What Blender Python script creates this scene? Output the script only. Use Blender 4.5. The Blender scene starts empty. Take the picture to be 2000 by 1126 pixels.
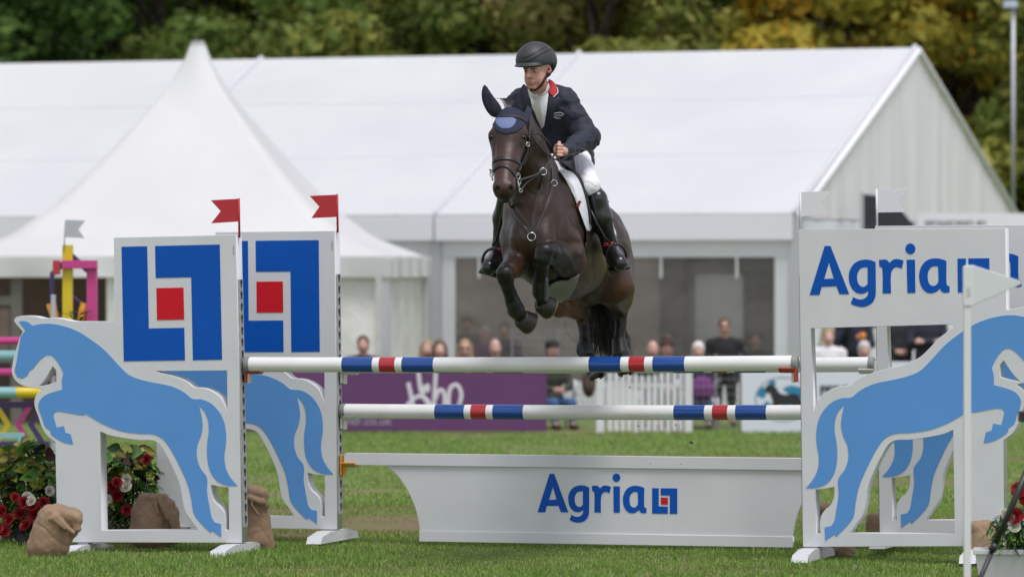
import bpy, bmesh, math, random
import numpy as np
from mathutils import Vector, Matrix, noise
from mathutils.bvhtree import BVHTree
R = math.radians
rnd = random.Random(7)
npr = np.random.default_rng(11)
sc = bpy.context.scene
COL = sc.collection
# ------------------------------------------------------------------ camera
F = 9270.0            # focal length in photo pixels (2000 px wide)
HZ = 520.0            # horizon row
HC = 1.815            # camera height
cd = bpy.data.cameras.new("camera")
cam = bpy.data.objects.new("camera", cd); COL.objects.link(cam)
cd.sensor_width = 36.0; cd.lens = F / 2000.0 * 36.0
cam.location = (0, 0, HC); cam.rotation_euler = (R(90), 0, 0)
cd.shift_y = -(563.0 - HZ) / 2000.0
cd.clip_start = 0.5; cd.clip_end = 2000
cd.dof.use_dof = True; cd.dof.focus_distance = 29.2; cd.dof.aperture_fstop = 3.1
sc.camera = cam
# ------------------------------------------------------------------ light: bright overcast
w = bpy.data.worlds.new("World"); sc.world = w; w.use_nodes = True
nt = w.node_tree; nt.nodes.clear()
sky = nt.nodes.new('ShaderNodeTexSky'); sky.sky_type = 'NISHITA'; sky.sun_disc = False
sky.sun_elevation = R(66); sky.sun_rotation = R(152); sky.dust_density = 1.0; sky.air_density = 1.0; sky.ozone_density = 1.0
hs = nt.nodes.new('ShaderNodeHueSaturation'); hs.inputs['Saturation'].default_value = 0.30
bg = nt.nodes.new('ShaderNodeBackground'); bg.inputs['Strength'].default_value = 0.13
wo = nt.nodes.new('ShaderNodeOutputWorld')
nt.links.new(sky.outputs[0], hs.inputs['Color']); tnt = nt.nodes.new('ShaderNodeMix'); tnt.data_type = 'RGBA'; tnt.blend_type = 'MULTIPLY'; tnt.inputs['Factor'].default_value = 1.0; tnt.inputs['B'].default_value = (1.01,.98,1.01,1); nt.links.new(hs.outputs[0], tnt.inputs['A']); nt.links.new(tnt.outputs['Result'], bg.inputs['Color']); nt.links.new(bg.outputs[0], wo.inputs['Surface'])
sl = bpy.data.lights.new("sun", 'SUN'); sl.energy = 1.6; sl.angle = R(20); sl.color = (1.0, 0.97, 0.955)
so = bpy.data.objects.new("sun", sl); COL.objects.link(so)
az, el = R(152), R(66)     # sun stands behind and left of the camera, high
sd = Vector((math.sin(az) * math.cos(el), math.cos(az) * math.cos(el), math.sin(el)))
so.rotation_euler = sd.to_track_quat('Z', 'Y').to_euler()
sc.view_settings.view_transform = 'Standard'; sc.view_settings.look = 'None'
sc.view_settings.exposure = 0.54; sc.view_settings.gamma = 1.0
# ------------------------------------------------------------------ helpers
def P(px, py, D):
    return Vector(((px - 1000.0) / F * D, D, HC + (HZ - py) / F * D))
def gz(x, y):
    t = min(max((y - 32.0) / 33.0, 0.0), 1.0)
    return -0.46 * t
def tag(o, label=None, cat=None, group=None, kind=None):
    if label: o['label'] = label
    if cat: o['category'] = cat
    if group: o['group'] = group
    if kind: o['kind'] = kind
    return o
def empty(name, loc, label=None, cat=None, group=None, rot=None):
    o = bpy.data.objects.new(name, None); COL.objects.link(o)
    o.location = loc; o.empty_display_size = 0.2
    if rot: o.rotation_euler = rot
    return tag(o, label, cat, group)
def obj(name, me, mat=None, parent=None, world=False):
    """link a mesh; with world=True its vertices are in world space and are moved into the parent's frame"""
    o = bpy.data.objects.new(name, me); COL.objects.link(o)
    if mat is not None:
        for m in (mat if isinstance(mat, (list, tuple)) else [mat]): me.materials.append(m)
    if parent is not None:
        o.parent = parent
        if world: me.transform(mworld(parent).inverted())
    return o
def mworld(o):
    m = Matrix.LocRotScale(o.location, o.rotation_euler, o.scale)
    return mworld(o.parent) @ m if o.parent else m
def mesh(name, vs, fs, smooth=False):
    me = bpy.data.meshes.new(name); me.from_pydata([tuple(v) for v in vs], [], fs); me.update()
    if smooth: me.shade_smooth()
    return me
def copy_tree(o, parent=None):
    c = o.copy(); COL.objects.link(c)
    if parent is not None: c.parent = parent
    for ch in list(o.children): copy_tree(ch, c)
    return c
class MB:
    def __init__(s): s.v = []; s.f = []
    def box(s, lo, hi, rot=None, piv=None, bev=0.0):
        x0, y0, z0 = lo; x1, y1, z1 = hi
        if bev > 0:
            b = bmesh.new(); bmesh.ops.create_cube(b, size=1.0)
            for v in b.verts: v.co = Vector(((x0 + x1) / 2 + v.co.x * (x1 - x0), (y0 + y1) / 2 + v.co.y * (y1 - y0), (z0 + z1) / 2 + v.co.z * (z1 - z0)))
            bmesh.ops.bevel(b, geom=list(b.edges), offset=bev, segments=2, affect='EDGES', profile=0.6)
            b.verts.index_update(); vs = [v.co.copy() for v in b.verts]; fs = [[v.index for v in f.verts] for f in b.faces]; b.free()
        else:
            vs = [Vector(p) for p in ((x0,y0,z0),(x1,y0,z0),(x1,y1,z0),(x0,y1,z0),(x0,y0,z1),(x1,y0,z1),(x1,y1,z1),(x0,y1,z1))]
            fs = [[0,3,2,1],[4,5,6,7],[0,1,5,4],[1,2,6,5],[2,3,7,6],[3,0,4,7]]
        if rot is not None:
            p = Vector(piv) if piv is not None else Vector(((x0+x1)/2,(y0+y1)/2,(z0+z1)/2))
            vs = [p + rot @ (v - p) for v in vs]
        return s.add(vs, fs)
    def add(s, vs, fs):
        n = len(s.v); s.v += [Vector(v) for v in vs]; s.f += [[n + i for i in f] for f in fs]; return s
    def tube(s, pts, r, n=8, cap=True):
        pts = [Vector(p) for p in pts]; rr = r if isinstance(r, (list, tuple)) else [r] * len(pts)
        up = None; rings = []
        for i, p in enumerate(pts):
            t = (pts[min(i+1, len(pts)-1)] - pts[max(i-1, 0)]).normalized()
            if up is None:
                up = Vector((0,0,1)) if abs(t.z) < 0.9 else Vector((1,0,0))
            a = t.cross(up).normalized(); b = a.cross(t).normalized(); up = b
            rings.append([p + (a * math.cos(2*math.pi*k/n) + b * math.sin(2*math.pi*k/n)) * rr[i] for k in range(n)])
        vs = [v for rg in rings for v in rg]; fs = []
        for i in range(len(pts)-1):
            for k in range(n): fs.append([i*n+k, i*n+(k+1)%n, (i+1)*n+(k+1)%n, (i+1)*n+k])
        if cap: fs.append(list(range(n))[::-1]); fs.append([(len(pts)-1)*n+k for k in range(n)])
        return s.add(vs, fs)
    def ell(s, c, r, n=12, m=8, rot=None):
        vs = []; fs = []; c = Vector(c); r = Vector(r) if hasattr(r, '__len__') else Vector((r,r,r))
        for j in range(m+1):
            th = math.pi*j/m
            for i in range(n):
                ph = 2*math.pi*i/n
                v = Vector((math.sin(th)*math.cos(ph)*r.x, math.sin(th)*math.sin(ph)*r.y, math.cos(th)*r.z))
                if rot is not None: v = rot @ v
                vs.append(c+v)
        for j in range(m):
            for i in range(n): fs.append([j*n+i, (j+1)*n+i, (j+1)*n+(i+1)%n, j*n+(i+1)%n])
        return s.add(vs, fs)
    def torus(s, c, R_, r, nrm, n=20, m=6, sx=1.0):
        nrm = Vector(nrm).normalized(); a = nrm.orthogonal().normalized()
        if abs(nrm.z) < .9: a = Vector((0,0,1)).cross(nrm).normalized()
        b = nrm.cross(a)
        pts = [Vector(c) + a*math.cos(2*math.pi*i/n)*R_*sx + b*math.sin(2*math.pi*i/n)*R_ for i in range(n)]
        vs = []; fs = []
        for i in range(n):
            rad = (pts[i]-Vector(c)).normalized()
            for k in range(m):
                t = 2*math.pi*k/m; vs.append(pts[i] + rad*math.cos(t)*r + nrm*math.sin(t)*r)
        for i in range(n):
            for k in range(m): fs.append([i*m+k, ((i+1)%n)*m+k, ((i+1)%n)*m+(k+1)%m, i*m+(k+1)%m])
        return s.add(vs, fs)
    def me(s, name='m', smooth=False): return mesh(name, s.v, s.f, smooth)
# ------------------------------------------------------------------ materials
MATS = {}
def M(name, col=(0.5,0.5,0.5), rough=0.5, col2=None, nscale=8.0, bump=0.0, bscale=60.0, metal=0.0, coat=0.0, sheen=0.0, spec=0.5, detail=6.0, attr=None, trans=0.0, ramp=(0.35,0.65), stretch=None, dirt=None, bdist=0.01):
    if name in MATS: return MATS[name]
    m = bpy.data.materials.new(name); m.use_nodes = True; MATS[name] = m
    t = m.node_tree; b = t.nodes['Principled BSDF']; L = t.links.new
    b.inputs['Roughness'].default_value = rough; b.inputs['Metallic'].default_value = metal
    b.inputs['Specular IOR Level'].default_value = spec
    if coat: b.inputs['Coat Weight'].default_value = coat; b.inputs['Coat Roughness'].default_value = 0.15
    if sheen: b.inputs['Sheen Weight'].default_value = sheen; b.inputs['Sheen Roughness'].default_value = 0.4
    tc = t.nodes.new('ShaderNodeTexCoord'); src = tc.outputs['Object']
    if stretch:
        mp = t.nodes.new('ShaderNodeMapping'); mp.inputs['Scale'].default_value = stretch; L(src, mp.inputs[0]); src = mp.outputs[0]
    base = None
    if attr:
        a = t.nodes.new('ShaderNodeVertexColor'); a.layer_name = attr; base = a.outputs['Color']
    if col2 is not None or dirt is not None or attr:
        n = t.nodes.new('ShaderNodeTexNoise'); n.inputs['Scale'].default_value = nscale; n.inputs['Detail'].default_value = detail; L(src, n.inputs['Vector'])
        r = t.nodes.new('ShaderNodeMapRange'); r.inputs[1].default_value = ramp[0]; r.inputs[2].default_value = ramp[1]; L(n.outputs['Fac'], r.inputs[0])
        mx = t.nodes.new('ShaderNodeMix'); mx.data_type = 'RGBA'; L(r.outputs[0], mx.inputs['Factor'])
        if attr:
            r.inputs[3].default_value = 0.0; r.inputs[4].default_value = 0.35
            L(base, mx.inputs['A']); mul = t.nodes.new('ShaderNodeMix'); mul.data_type = 'RGBA'; mul.blend_type = 'MULTIPLY'; mul.inputs['Factor'].default_value = 1
            L(base, mul.inputs['A']); mul.inputs['B'].default_value = (0.55,0.5,0.5,1); L(mul.outputs['Result'], mx.inputs['B'])
        else:
            mx.inputs['A'].default_value = (*col, 1); mx.inputs['B'].default_value = (*(col2 or col), 1)
        out = mx.outputs['Result']
        if dirt is not None:   # sparse marks and scuffs
            n2 = t.nodes.new('ShaderNodeTexNoise'); n2.inputs['Scale'].default_value = 23; n2.inputs['Detail'].default_value = 10; n2.inputs['Roughness'].default_value = 0.7; L(tc.outputs['Object'], n2.inputs['Vector'])
            r2 = t.nodes.new('ShaderNodeMapRange'); r2.inputs[1].default_value = 0.635; r2.inputs[2].default_value = 0.72; r2.inputs[4].default_value = dirt; L(n2.outputs['Fac'], r2.inputs[0])
            m2 = t.nodes.new('ShaderNodeMix'); m2.data_type = 'RGBA'; L(r2.outputs[0], m2.inputs['Factor']); L(out, m2.inputs['A']); m2.inputs['B'].default_value = (0.20,0.18,0.15,1)
            out = m2.outputs['Result']
        L(out, b.inputs['Base Color'])
    else: b.inputs['Base Color'].default_value = (*col, 1)
    if bump:
        n = t.nodes.new('ShaderNodeTexNoise'); n.inputs['Scale'].default_value = bscale; n.inputs['Detail'].default_value = 5; L(src, n.inputs['Vector'])
        bp = t.nodes.new('ShaderNodeBump'); bp.inputs['Strength'].default_value = bump; bp.inputs['Distance'].default_value = bdist
        L(n.outputs['Fac'], bp.inputs['Height']); L(bp.outputs[0], b.inputs['Normal'])
    if trans:
        tr = t.nodes.new('ShaderNodeBsdfTranslucent'); ms = t.nodes.new('ShaderNodeMixShader'); ms.inputs[0].default_value = trans
        if b.inputs['Base Color'].is_linked: L(b.inputs['Base Color'].links[0].from_socket, tr.inputs['Color'])
        else: tr.inputs['Color'].default_value = (*col, 1)
        L(b.outputs[0], ms.inputs[1]); L(tr.outputs[0], ms.inputs[2]); L(ms.outputs[0], t.nodes['Material Output'].inputs['Surface'])
    return m
# ---- flat cut-out shapes (front face at y=0, going back to +thick)
def smooth_poly(pts, sharp=38.0, sub=5):
    n = len(pts); P2 = [Vector((p[0], p[1])) for p in pts]; out = []
    cor = []
    for i in range(n):
        a = P2[i]-P2[i-1]; b = P2[(i+1)%n]-P2[i]
        ang = abs(math.degrees(a.angle(b))) if a.length > 1e-9 and b.length > 1e-9 else 0
        cor.append(ang > sharp)
    for i in range(n):
        p1, p2 = P2[i], P2[(i+1)%n]
        p0 = P2[i-1] if not cor[i] else p1-(p2-p1)*.5
        p3 = P2[(i+2)%n] if not cor[(i+1)%n] else p2+(p2-p1)*.5
        L_ = (p2-p1).length
        if cor[i] and cor[(i+1)%n] or L_ < 0.012: out.append(p1); continue
        def kn(a, b): return max((b-a).length, 1e-6)**.5
        t1 = kn(p0,p1); t2 = t1+kn(p1,p2); t3 = t2+kn(p2,p3)
        for s in range(sub):
            t = t1+(t2-t1)*s/sub
            A1 = p0*((t1-t)/t1)+p1*(t/t1); A2 = p1*((t2-t)/(t2-t1))+p2*((t-t1)/(t2-t1)); A3 = p2*((t3-t)/(t3-t2))+p3*((t-t2)/(t3-t2))
            B1 = A1*((t2-t)/t2)+A2*(t/t2); B2 = A2*((t3-t)/(t3-t1))+A3*((t-t1)/(t3-t1))
            out.append(B1*((t2-t)/(t2-t1))+B2*((t-t1)/(t2-t1)))
    return [(p.x, p.y) for p in out]
def plate_mesh(loops, thick, bevel=0.0, y0=0.0):
    cu = bpy.data.curves.new('c', 'CURVE'); cu.dimensions = '2D'; cu.fill_mode = 'BOTH'
    cu.extrude = thick/2 - bevel; cu.bevel_depth = bevel; cu.bevel_resolution = 1; cu.offset = -bevel
    for lp in loops:
        sp = cu.splines.new('POLY'); sp.points.add(len(lp)-1); sp.use_cyclic_u = True
        for i, p in enumerate(lp): sp.points[i].co = (p[0], p[1], 0, 1)
    o = bpy.data.objects.new('tmp', cu); COL.objects.link(o)
    dg = bpy.context.evaluated_depsgraph_get(); me = bpy.data.meshes.new_from_object(o.evaluated_get(dg))
    bpy.data.objects.remove(o); bpy.data.curves.remove(cu)
    me.transform(Matrix(((1,0,0,0),(0,0,-1,thick/2+y0),(0,1,0,0),(0,0,0,1)))); me.materials.clear()
    return me
def text_mesh(s, size, thick=0.002, bold=0.0, shear=0.0, space=1.0):
    cu = bpy.data.curves.new('t', 'FONT'); cu.body = s; cu.size = size; cu.extrude = thick/2; cu.offset = bold; cu.shear = shear; cu.space_character = space
    cu.align_x = 'LEFT'
    o = bpy.data.objects.new('tmp', cu); COL.objects.link(o)
    dg = bpy.context.evaluated_depsgraph_get(); me = bpy.data.meshes.new_from_object(o.evaluated_get(dg))
    bpy.data.objects.remove(o); bpy.data.curves.remove(cu)
    me.transform(Matrix(((1,0,0,0),(0,0,-1,0),(0,1,0,0),(0,0,0,1)))); me.materials.clear()
    return me
# ------------------------------------------------------------------ organic bodies: blended solids -> one continuous surface
def nrm_(v): v = np.asarray(v, float); return v/np.linalg.norm(v)
class Body:
    def __init__(s): s.p = []
    def cone(s, a, b, ra, rb, col=None, k=0.03, flat=None, sub=False):
        """rounded cone; flat=(direction, factor) squashes it along a direction"""
        s.p.append(('c', np.array(a, float), np.array(b, float), ra, rb, col, k, flat, sub)); return s
    def ell(s, c, r, ax=None, col=None, k=0.03, sub=False):
        A = np.eye(3) if ax is None else np.array([nrm_(v) for v in ax])
        s.p.append(('e', np.array(c, float), A, np.array(r, float), None, col, k, None, sub)); return s
    def bbox(s):
        lo = np.full(3, 1e9); hi = -lo
        for q in s.p:
            if q[8]: continue
            l, h = s._bb(q); lo = np.minimum(lo, l); hi = np.maximum(hi, h)
        return lo, hi
    def _bb(s, q):
        if q[0] == 'c':
            m = max(q[3], q[4]); return np.minimum(q[1], q[2])-m, np.maximum(q[1], q[2])+m
        m = q[3].max(); return q[1]-m, q[1]+m
    def dist(s, q, X):
        if q[0] == 'c':
            a, b, ra, rb, fl = q[1], q[2], q[3], q[4], q[7]
            if fl is not None:
                n = nrm_(fl[0]); f = 1.0/fl[1]-1.0
                X = X + (X @ n)[..., None]*n*f; a = a + a.dot(n)*n*f; b = b + b.dot(n)*n*f
            ab = b-a; t = np.clip(((X-a) @ ab)/max(ab.dot(ab), 1e-9), 0, 1)
            d = np.linalg.norm(X-a-t[..., None]*ab, axis=-1)-(ra+(rb-ra)*t)
            return d*(fl[1]**0.5 if fl is not None else 1.0)
        Y = (X-q[1]) @ q[2].T; r = q[3]
        k0 = np.linalg.norm(Y/r, axis=-1); k1 = np.linalg.norm(Y/(r*r), axis=-1)
        return np.where(k1 > 1e-9, k0*(k0-1.0)/np.maximum(k1, 1e-9), -r.min())
    def field(s, lo, h, n):
        Fd = np.full(n, 0.5, np.float32)
        for q in s.p:
            l, u = s._bb(q); pad = q[6]*1.2+3*h
            i0 = np.maximum(((l-pad-lo)/h).astype(int), 0); i1 = np.minimum(((u+pad-lo)/h).astype(int)+2, n)
            if (i1 <= i0).any(): continue
            ax = [lo[d]+h*np.arange(i0[d], i1[d]) for d in range(3)]
            X = np.stack(np.meshgrid(*ax, indexing='ij'), -1)
            d = s.dist(q, X).astype(np.float32); sl_ = tuple(slice(i0[j], i1[j]) for j in range(3))
            o = Fd[sl_]; k = q[6]
            if q[8]: d = -d; hh = np.clip(0.5-0.5*(d-o)/k*-1-0, 0, 1) if False else np.maximum(k-np.abs(o-d), 0)/k; Fd[sl_] = np.maximum(o, d)+hh*hh*k*0.25
            else: hh = np.maximum(k-np.abs(o-d), 0)/k; Fd[sl_] = np.minimum(o, d)-hh*hh*k*0.25
        return Fd
    def build(s, name, h=0.012, off=0.0, region=None, colors=None, smooth=2, default=(0.5,0.5,0.5), extra=None):
        lo, hi = s.bbox(); lo = lo-4*h-off; hi = hi+4*h+off
        if region is not None and hasattr(region, 'bb'): lo = np.maximum(lo, region.bb[0]-4*h); hi = np.minimum(hi, region.bb[1]+4*h)
        n = np.ceil((hi-lo)/h).astype(int)+1
        Fd = s.field(lo, h, n)-off
        if region is not None:
            ax = [lo[d]+h*np.arange(n[d]) for d in range(3)]
            X = np.stack(np.meshgrid(*ax, indexing='ij'), -1)
            near = Fd < 0.15; G = np.full(Fd.shape, 0.15, np.float32); G[near] = region(X[near]); Fd = np.maximum(Fd, G)
        V, Q = surface_nets(Fd); V = lo+V*h
        if len(V) == 0: raise RuntimeError('empty '+name)
        if smooth: V = relax(V, Q, smooth)
        me = bpy.data.meshes.new(name); me.vertices.add(len(V)); me.vertices.foreach_set('co', V.astype(np.float32).ravel())
        me.loops.add(len(Q)*4); me.loops.foreach_set('vertex_index', Q.astype(np.int32).ravel())
        me.polygons.add(len(Q)); me.polygons.foreach_set('loop_start', np.arange(0, len(Q)*4, 4, dtype=np.int32))
        try: me.polygons.foreach_set('loop_total', np.full(len(Q), 4, np.int32))
        except Exception: pass
        me.update(calc_edges=True); me.validate(); me.shade_smooth()
        if colors:
            W = np.zeros(len(V)); C = np.zeros((len(V), 3)); D = []
            ps = [q for q in s.p if not q[8]]
            for q in ps: D.append(s.dist(q, V))
            D = np.array(D); mn = D.min(0)
            for q, d in zip(ps, D):
                wgt = np.exp(-(d-mn)/0.018); W += wgt; C += wgt[:, None]*np.array(q[5] if q[5] is not None else default)
            C = C/W[:, None]
            if extra is not None: C = extra(V, C)
            ca = me.color_attributes.new('Col', 'FLOAT_COLOR', 'POINT')
            ca.data.foreach_set('color', np.concatenate([C, np.ones((len(V), 1))], 1).astype(np.float32).ravel())
        return me
def surface_nets(Fd):
    S = Fd < 0; nx, ny, nz = Fd.shape
    c = [S[i:nx-1+i, j:ny-1+j, k:nz-1+k] for i in (0,1) for j in (0,1) for k in (0,1)]
    cnt = sum(x.astype(np.int8) for x in c); act = (cnt > 0) & (cnt < 8)
    idx = np.full(act.shape, -1, np.int64); I = np.argwhere(act); idx[act] = np.arange(len(I))
    acc = np.zeros((len(I), 3)); num = np.zeros(len(I))
    cor = [(i,j,k) for i in (0,1) for j in (0,1) for k in (0,1)]
    for a in range(8):
        for b in range(a+1, 8):
            d = np.abs(np.array(cor[a])-np.array(cor[b]))
            if d.sum() != 1: continue
            fa = Fd[I[:,0]+cor[a][0], I[:,1]+cor[a][1], I[:,2]+cor[a][2]]; fb = Fd[I[:,0]+cor[b][0], I[:,1]+cor[b][1], I[:,2]+cor[b][2]]
            m = (fa < 0) != (fb < 0); t = np.where(m, fa/np.where(m, fa-fb, 1), 0)
            p = np.array(cor[a])+t[:, None]*(np.array(cor[b])-np.array(cor[a])); acc += p*m[:, None]; num += m
    V = I+acc/np.maximum(num, 1)[:, None]; Q = []
    for ax in range(3):
        sl0 = [slice(None)]*3; sl1 = [slice(None)]*3; sl0[ax] = slice(0, -1); sl1[ax] = slice(1, None)
        A = S[tuple(sl0)]; B = S[tuple(sl1)]; E = np.argwhere(A != B); fl = A[E[:,0], E[:,1], E[:,2]]
        u, v = (ax+1) % 3, (ax+2) % 3
        ok = (E[:,u] > 0) & (E[:,v] > 0) & (E[:,u] < Fd.shape[u]-1) & (E[:,v] < Fd.shape[v]-1); E = E[ok]; fl = fl[ok]
        def at(du, dv):
            e = E.copy(); e[:,u] += du; e[:,v] += dv; return idx[e[:,0], e[:,1], e[:,2]]
        q = np.stack([at(-1,-1), at(0,-1), at(0,0), at(-1,0)], 1); q[~fl] = q[~fl][:, ::-1]; Q.append(q)
    return V, np.concatenate(Q)
def relax(V, Q, it):
    e = np.concatenate([Q[:, [0,1]], Q[:, [1,2]], Q[:, [2,3]], Q[:, [3,0]]])
    n = len(V); deg = np.bincount(e.ravel(), minlength=n).astype(float)
    for i in range(it*2):
        A = np.zeros_like(V)
        for d in range(3): A[:, d] = np.bincount(e[:,0], V[e[:,1], d], n)+np.bincount(e[:,1], V[e[:,0], d], n)
        A /= np.maximum(deg, 1)[:, None]; lam = 0.5 if i % 2 == 0 else -0.45
        V = V+lam*(A-V)
    return V
def poly_region(pts, dmin=0, dmax=99, soft=None):
    """inside a photo-pixel outline seen from the camera, between two distances"""
    Pn = np.array(pts, float)
    def f(X):
        D = X[:,1]; px = 1000+X[:,0]/D*F; py = HZ-(X[:,2]-HC)/D*F; s_ = D/F
        d2 = np.full(len(X), 1e9); ins = np.zeros(len(X), bool)
        for i in range(len(Pn)):
            a = Pn[i-1]; b = Pn[i]; ab = b-a; L2 = ab.dot(ab)
            t = np.clip(((px-a[0])*ab[0]+(py-a[1])*ab[1])/L2, 0, 1)
            d2 = np.minimum(d2, (px-a[0]-t*ab[0])**2+(py-a[1]-t*ab[1])**2)
            c = ((a[1] > py) != (b[1] > py)); xx = a[0]+(py-a[1])*(b[0]-a[0])/((b[1]-a[1]) if b[1] != a[1] else 1e-9)
            ins ^= c & (px < xx)
        d = np.sqrt(d2)*s_; d = np.where(ins, -d, d)
        return np.maximum(np.maximum(d, dmin-D), D-dmax)
    if dmin > 0:
        c = np.array([P(a, b, D) for a, b in pts for D in (dmin, dmax)]); f.bb = (c.min(0), c.max(0))
    return f
def bvh_of(me): return BVHTree.FromPolygons([v.co for v in me.vertices], [p.vertices for p in me.polygons])
def cast(bv, px, py, lift=0.004, dflt=29.0):
    o = Vector((0,0,HC)); d = (P(px, py, 10.0)-o).normalized(); h = bv.ray_cast(o, d)
    if h[0] is None:
        p = P(px, py, dflt); n = bv.find_nearest(p)
        return n[0]+n[1]*lift, n[1]
    return h[0]+h[1]*lift, h[1]
def strap(mb, bv, pts, width=0.022, th=0.005, lift=0.001, sub=6, dflt=29.0):
    """a flat leather strap laid over a surface"""
    q = []
    for i in range(len(pts)-1):
        for s in range(sub): t = s/sub; q.append((pts[i][0]*(1-t)+pts[i+1][0]*t, pts[i][1]*(1-t)+pts[i+1][1]*t))
    q.append(pts[-1]); PN = [cast(bv, a, b, lift, dflt) for a, b in q]
    for it in range(3):
        PN = [PN[0]]+[((PN[i-1][0]+PN[i][0]*2+PN[i+1][0])/4, (PN[i-1][1]+PN[i][1]*2+PN[i+1][1]).normalized()) for i in range(1, len(PN)-1)]+[PN[-1]]
    vs = []; fs = []
    for i, (p, n) in enumerate(PN):
        t = (PN[min(i+1, len(PN)-1)][0]-PN[max(i-1, 0)][0]).normalized(); s_ = n.cross(t).normalized()*width/2
        vs += [p-s_-n*.004, p-s_+n*th*.6, p-s_*.6+n*th, p+s_*.6+n*th, p+s_+n*th*.6, p+s_-n*.004]
    for i in range(len(PN)-1):
        for k in range(6): fs.append([i*6+k, i*6+(k+1) % 6, (i+1)*6+(k+1) % 6, (i+1)*6+k])
    fs.append([5,4,3,2,1,0]); m = (len(PN)-1)*6; fs.append([m+k for k in range(6)])
    mb.add(vs, fs); return PN

def rumple(me, fn):
    """push every vertex along its normal by fn(co)"""
    n = len(me.vertices); co = np.empty(n*3, np.float32); me.vertices.foreach_get('co', co); co = co.reshape(-1,3)
    no = np.empty(n*3, np.float32); me.vertex_normals.foreach_get('vector', no); no = no.reshape(-1,3)
    d = np.array([fn(Vector(c)) for c in co.tolist()]); me.vertices.foreach_set('co', (co+no*d[:,None]).astype(np.float32).ravel()); me.update()
# ------------------------------------------------------------------ ground
BARE = [(0.2,33.2,1.6,.8),(-0.75,33.6,.75,1.5),(-1.35,33.2,.35,1.2),(-0.9,34.9,.9,.8),(0.6,36.8,2,.5),(1.9,43,2.5,1.2),(3.5,51,2.5,1.5),(-2.1,36.5,1,.6),(2.6,34,.8,.7),(-.2,28.6,.5,.12),(1.0,29.0,.35,.1),(-1.2,28.3,.5,.1),(1.3,28.15,.9,.12),(-1.72,29.1,.3,.12),(-1.5,31.9,.3,.5),(.7,35.4,2.2,.6),(1.7,28.2,.5,.15)]
def bare_at(x, y):
    b = 0.0
    for (bx, by, rx, ry) in BARE: b = max(b, min(1, max(0, 1.35-math.hypot((x-bx)/rx, (y-by)/ry))))
    return b*(.55+.9*abs(noise.noise(Vector((x*3.1, y*1.7, 4)))))
def make_ground():
    xs = np.concatenate([np.linspace(-300,-14,12), np.linspace(-12,12,97), np.linspace(14,300,12)])
    ys = np.concatenate([np.linspace(-40,16,8), np.linspace(18,70,209), np.linspace(75,420,24)])
    vs = []; fs = []
    for y in ys:
        for x in xs:
            z = gz(x, y)
            if 18 < y < 66: z += 0.012*noise.noise(Vector((x*1.1, y*1.1, 0)))+0.005*noise.noise(Vector((x*4, y*4, 3)))
            vs.append((x, y, z))
    n = len(xs)
    for j in range(len(ys)-1):
        for i in range(n-1): fs.append([j*n+i, j*n+i+1, (j+1)*n+i+1, (j+1)*n+i])
    me = mesh('ground', vs, fs, True)
    m = bpy.data.materials.new('turf'); m.use_nodes = True; t = m.node_tree; L = t.links.new; b = t.nodes['Principled BSDF']
    b.inputs['Roughness'].default_value = 0.9; b.inputs['Specular IOR Level'].default_value = 0.15
    tc = t.nodes.new('ShaderNodeTexCoord')
    def nz(scale, det=6, st=(1,1,1)):
        mp = t.nodes.new('ShaderNodeMapping'); mp.inputs['Scale'].default_value = st; L(tc.outputs['Object'], mp.inputs[0])
        n_ = t.nodes.new('ShaderNodeTexNoise'); n_.inputs['Scale'].default_value = scale; n_.inputs['Detail'].default_value = det; L(mp.outputs[0], n_.inputs['Vector']); return n_.outputs['Fac']
    def ramp(f, a, c):
        r = t.nodes.new('ShaderNodeMapRange'); r.inputs[1].default_value = a; r.inputs[2].default_value = c; L(f, r.inputs[0]); return r.outputs[0]
    def mix(f, a, c):
        x = t.nodes.new('ShaderNodeMix'); x.data_type = 'RGBA'; L(f, x.inputs['Factor'])
        for s_, k in ((a, 'A'), (c, 'B')):
            if isinstance(s_, tuple): x.inputs[k].default_value = (*s_, 1)
            else: L(s_, x.inputs[k])
        return x.outputs['Result']
    c = mix(ramp(nz(1.3), .35, .65), (0.115,0.185,0.04), (0.155,0.225,0.06))
    c = mix(ramp(nz(9, 8, (1,.25,1)), .45, .7), c, (0.21,0.26,0.09))
    c = mix(ramp(nz(0.55, 7, (1,.6,1)), .53, .68), c, (0.24,0.205,0.11))
    bc = me.color_attributes.new('Bare','FLOAT_COLOR','POINT'); bc.data.foreach_set('color', np.array([(k,k,k,1) for k in (bare_at(v[0],v[1]) if abs(v[0]) < 13 and 26 < v[1] < 66 else 0.0 for v in vs)], np.float32).ravel())
    c = mix(ramp(nz(60, 4), .5, .8), c, (0.05,0.085,0.02))
    vb = t.nodes.new('ShaderNodeVertexColor'); vb.layer_name = 'Bare'; c = mix(vb.outputs['Color'], c, (0.20,0.145,0.085))
    L(c, b.inputs['Base Color'])
    bp = t.nodes.new('ShaderNodeBump'); bp.inputs['Strength'].default_value = 0.8; bp.inputs['Distance'].default_value = 0.03; L(nz(70, 8), bp.inputs['Height']); L(bp.outputs[0], b.inputs['Normal'])
    return tag(obj('ground', me, m), kind='structure')
make_ground()
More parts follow.
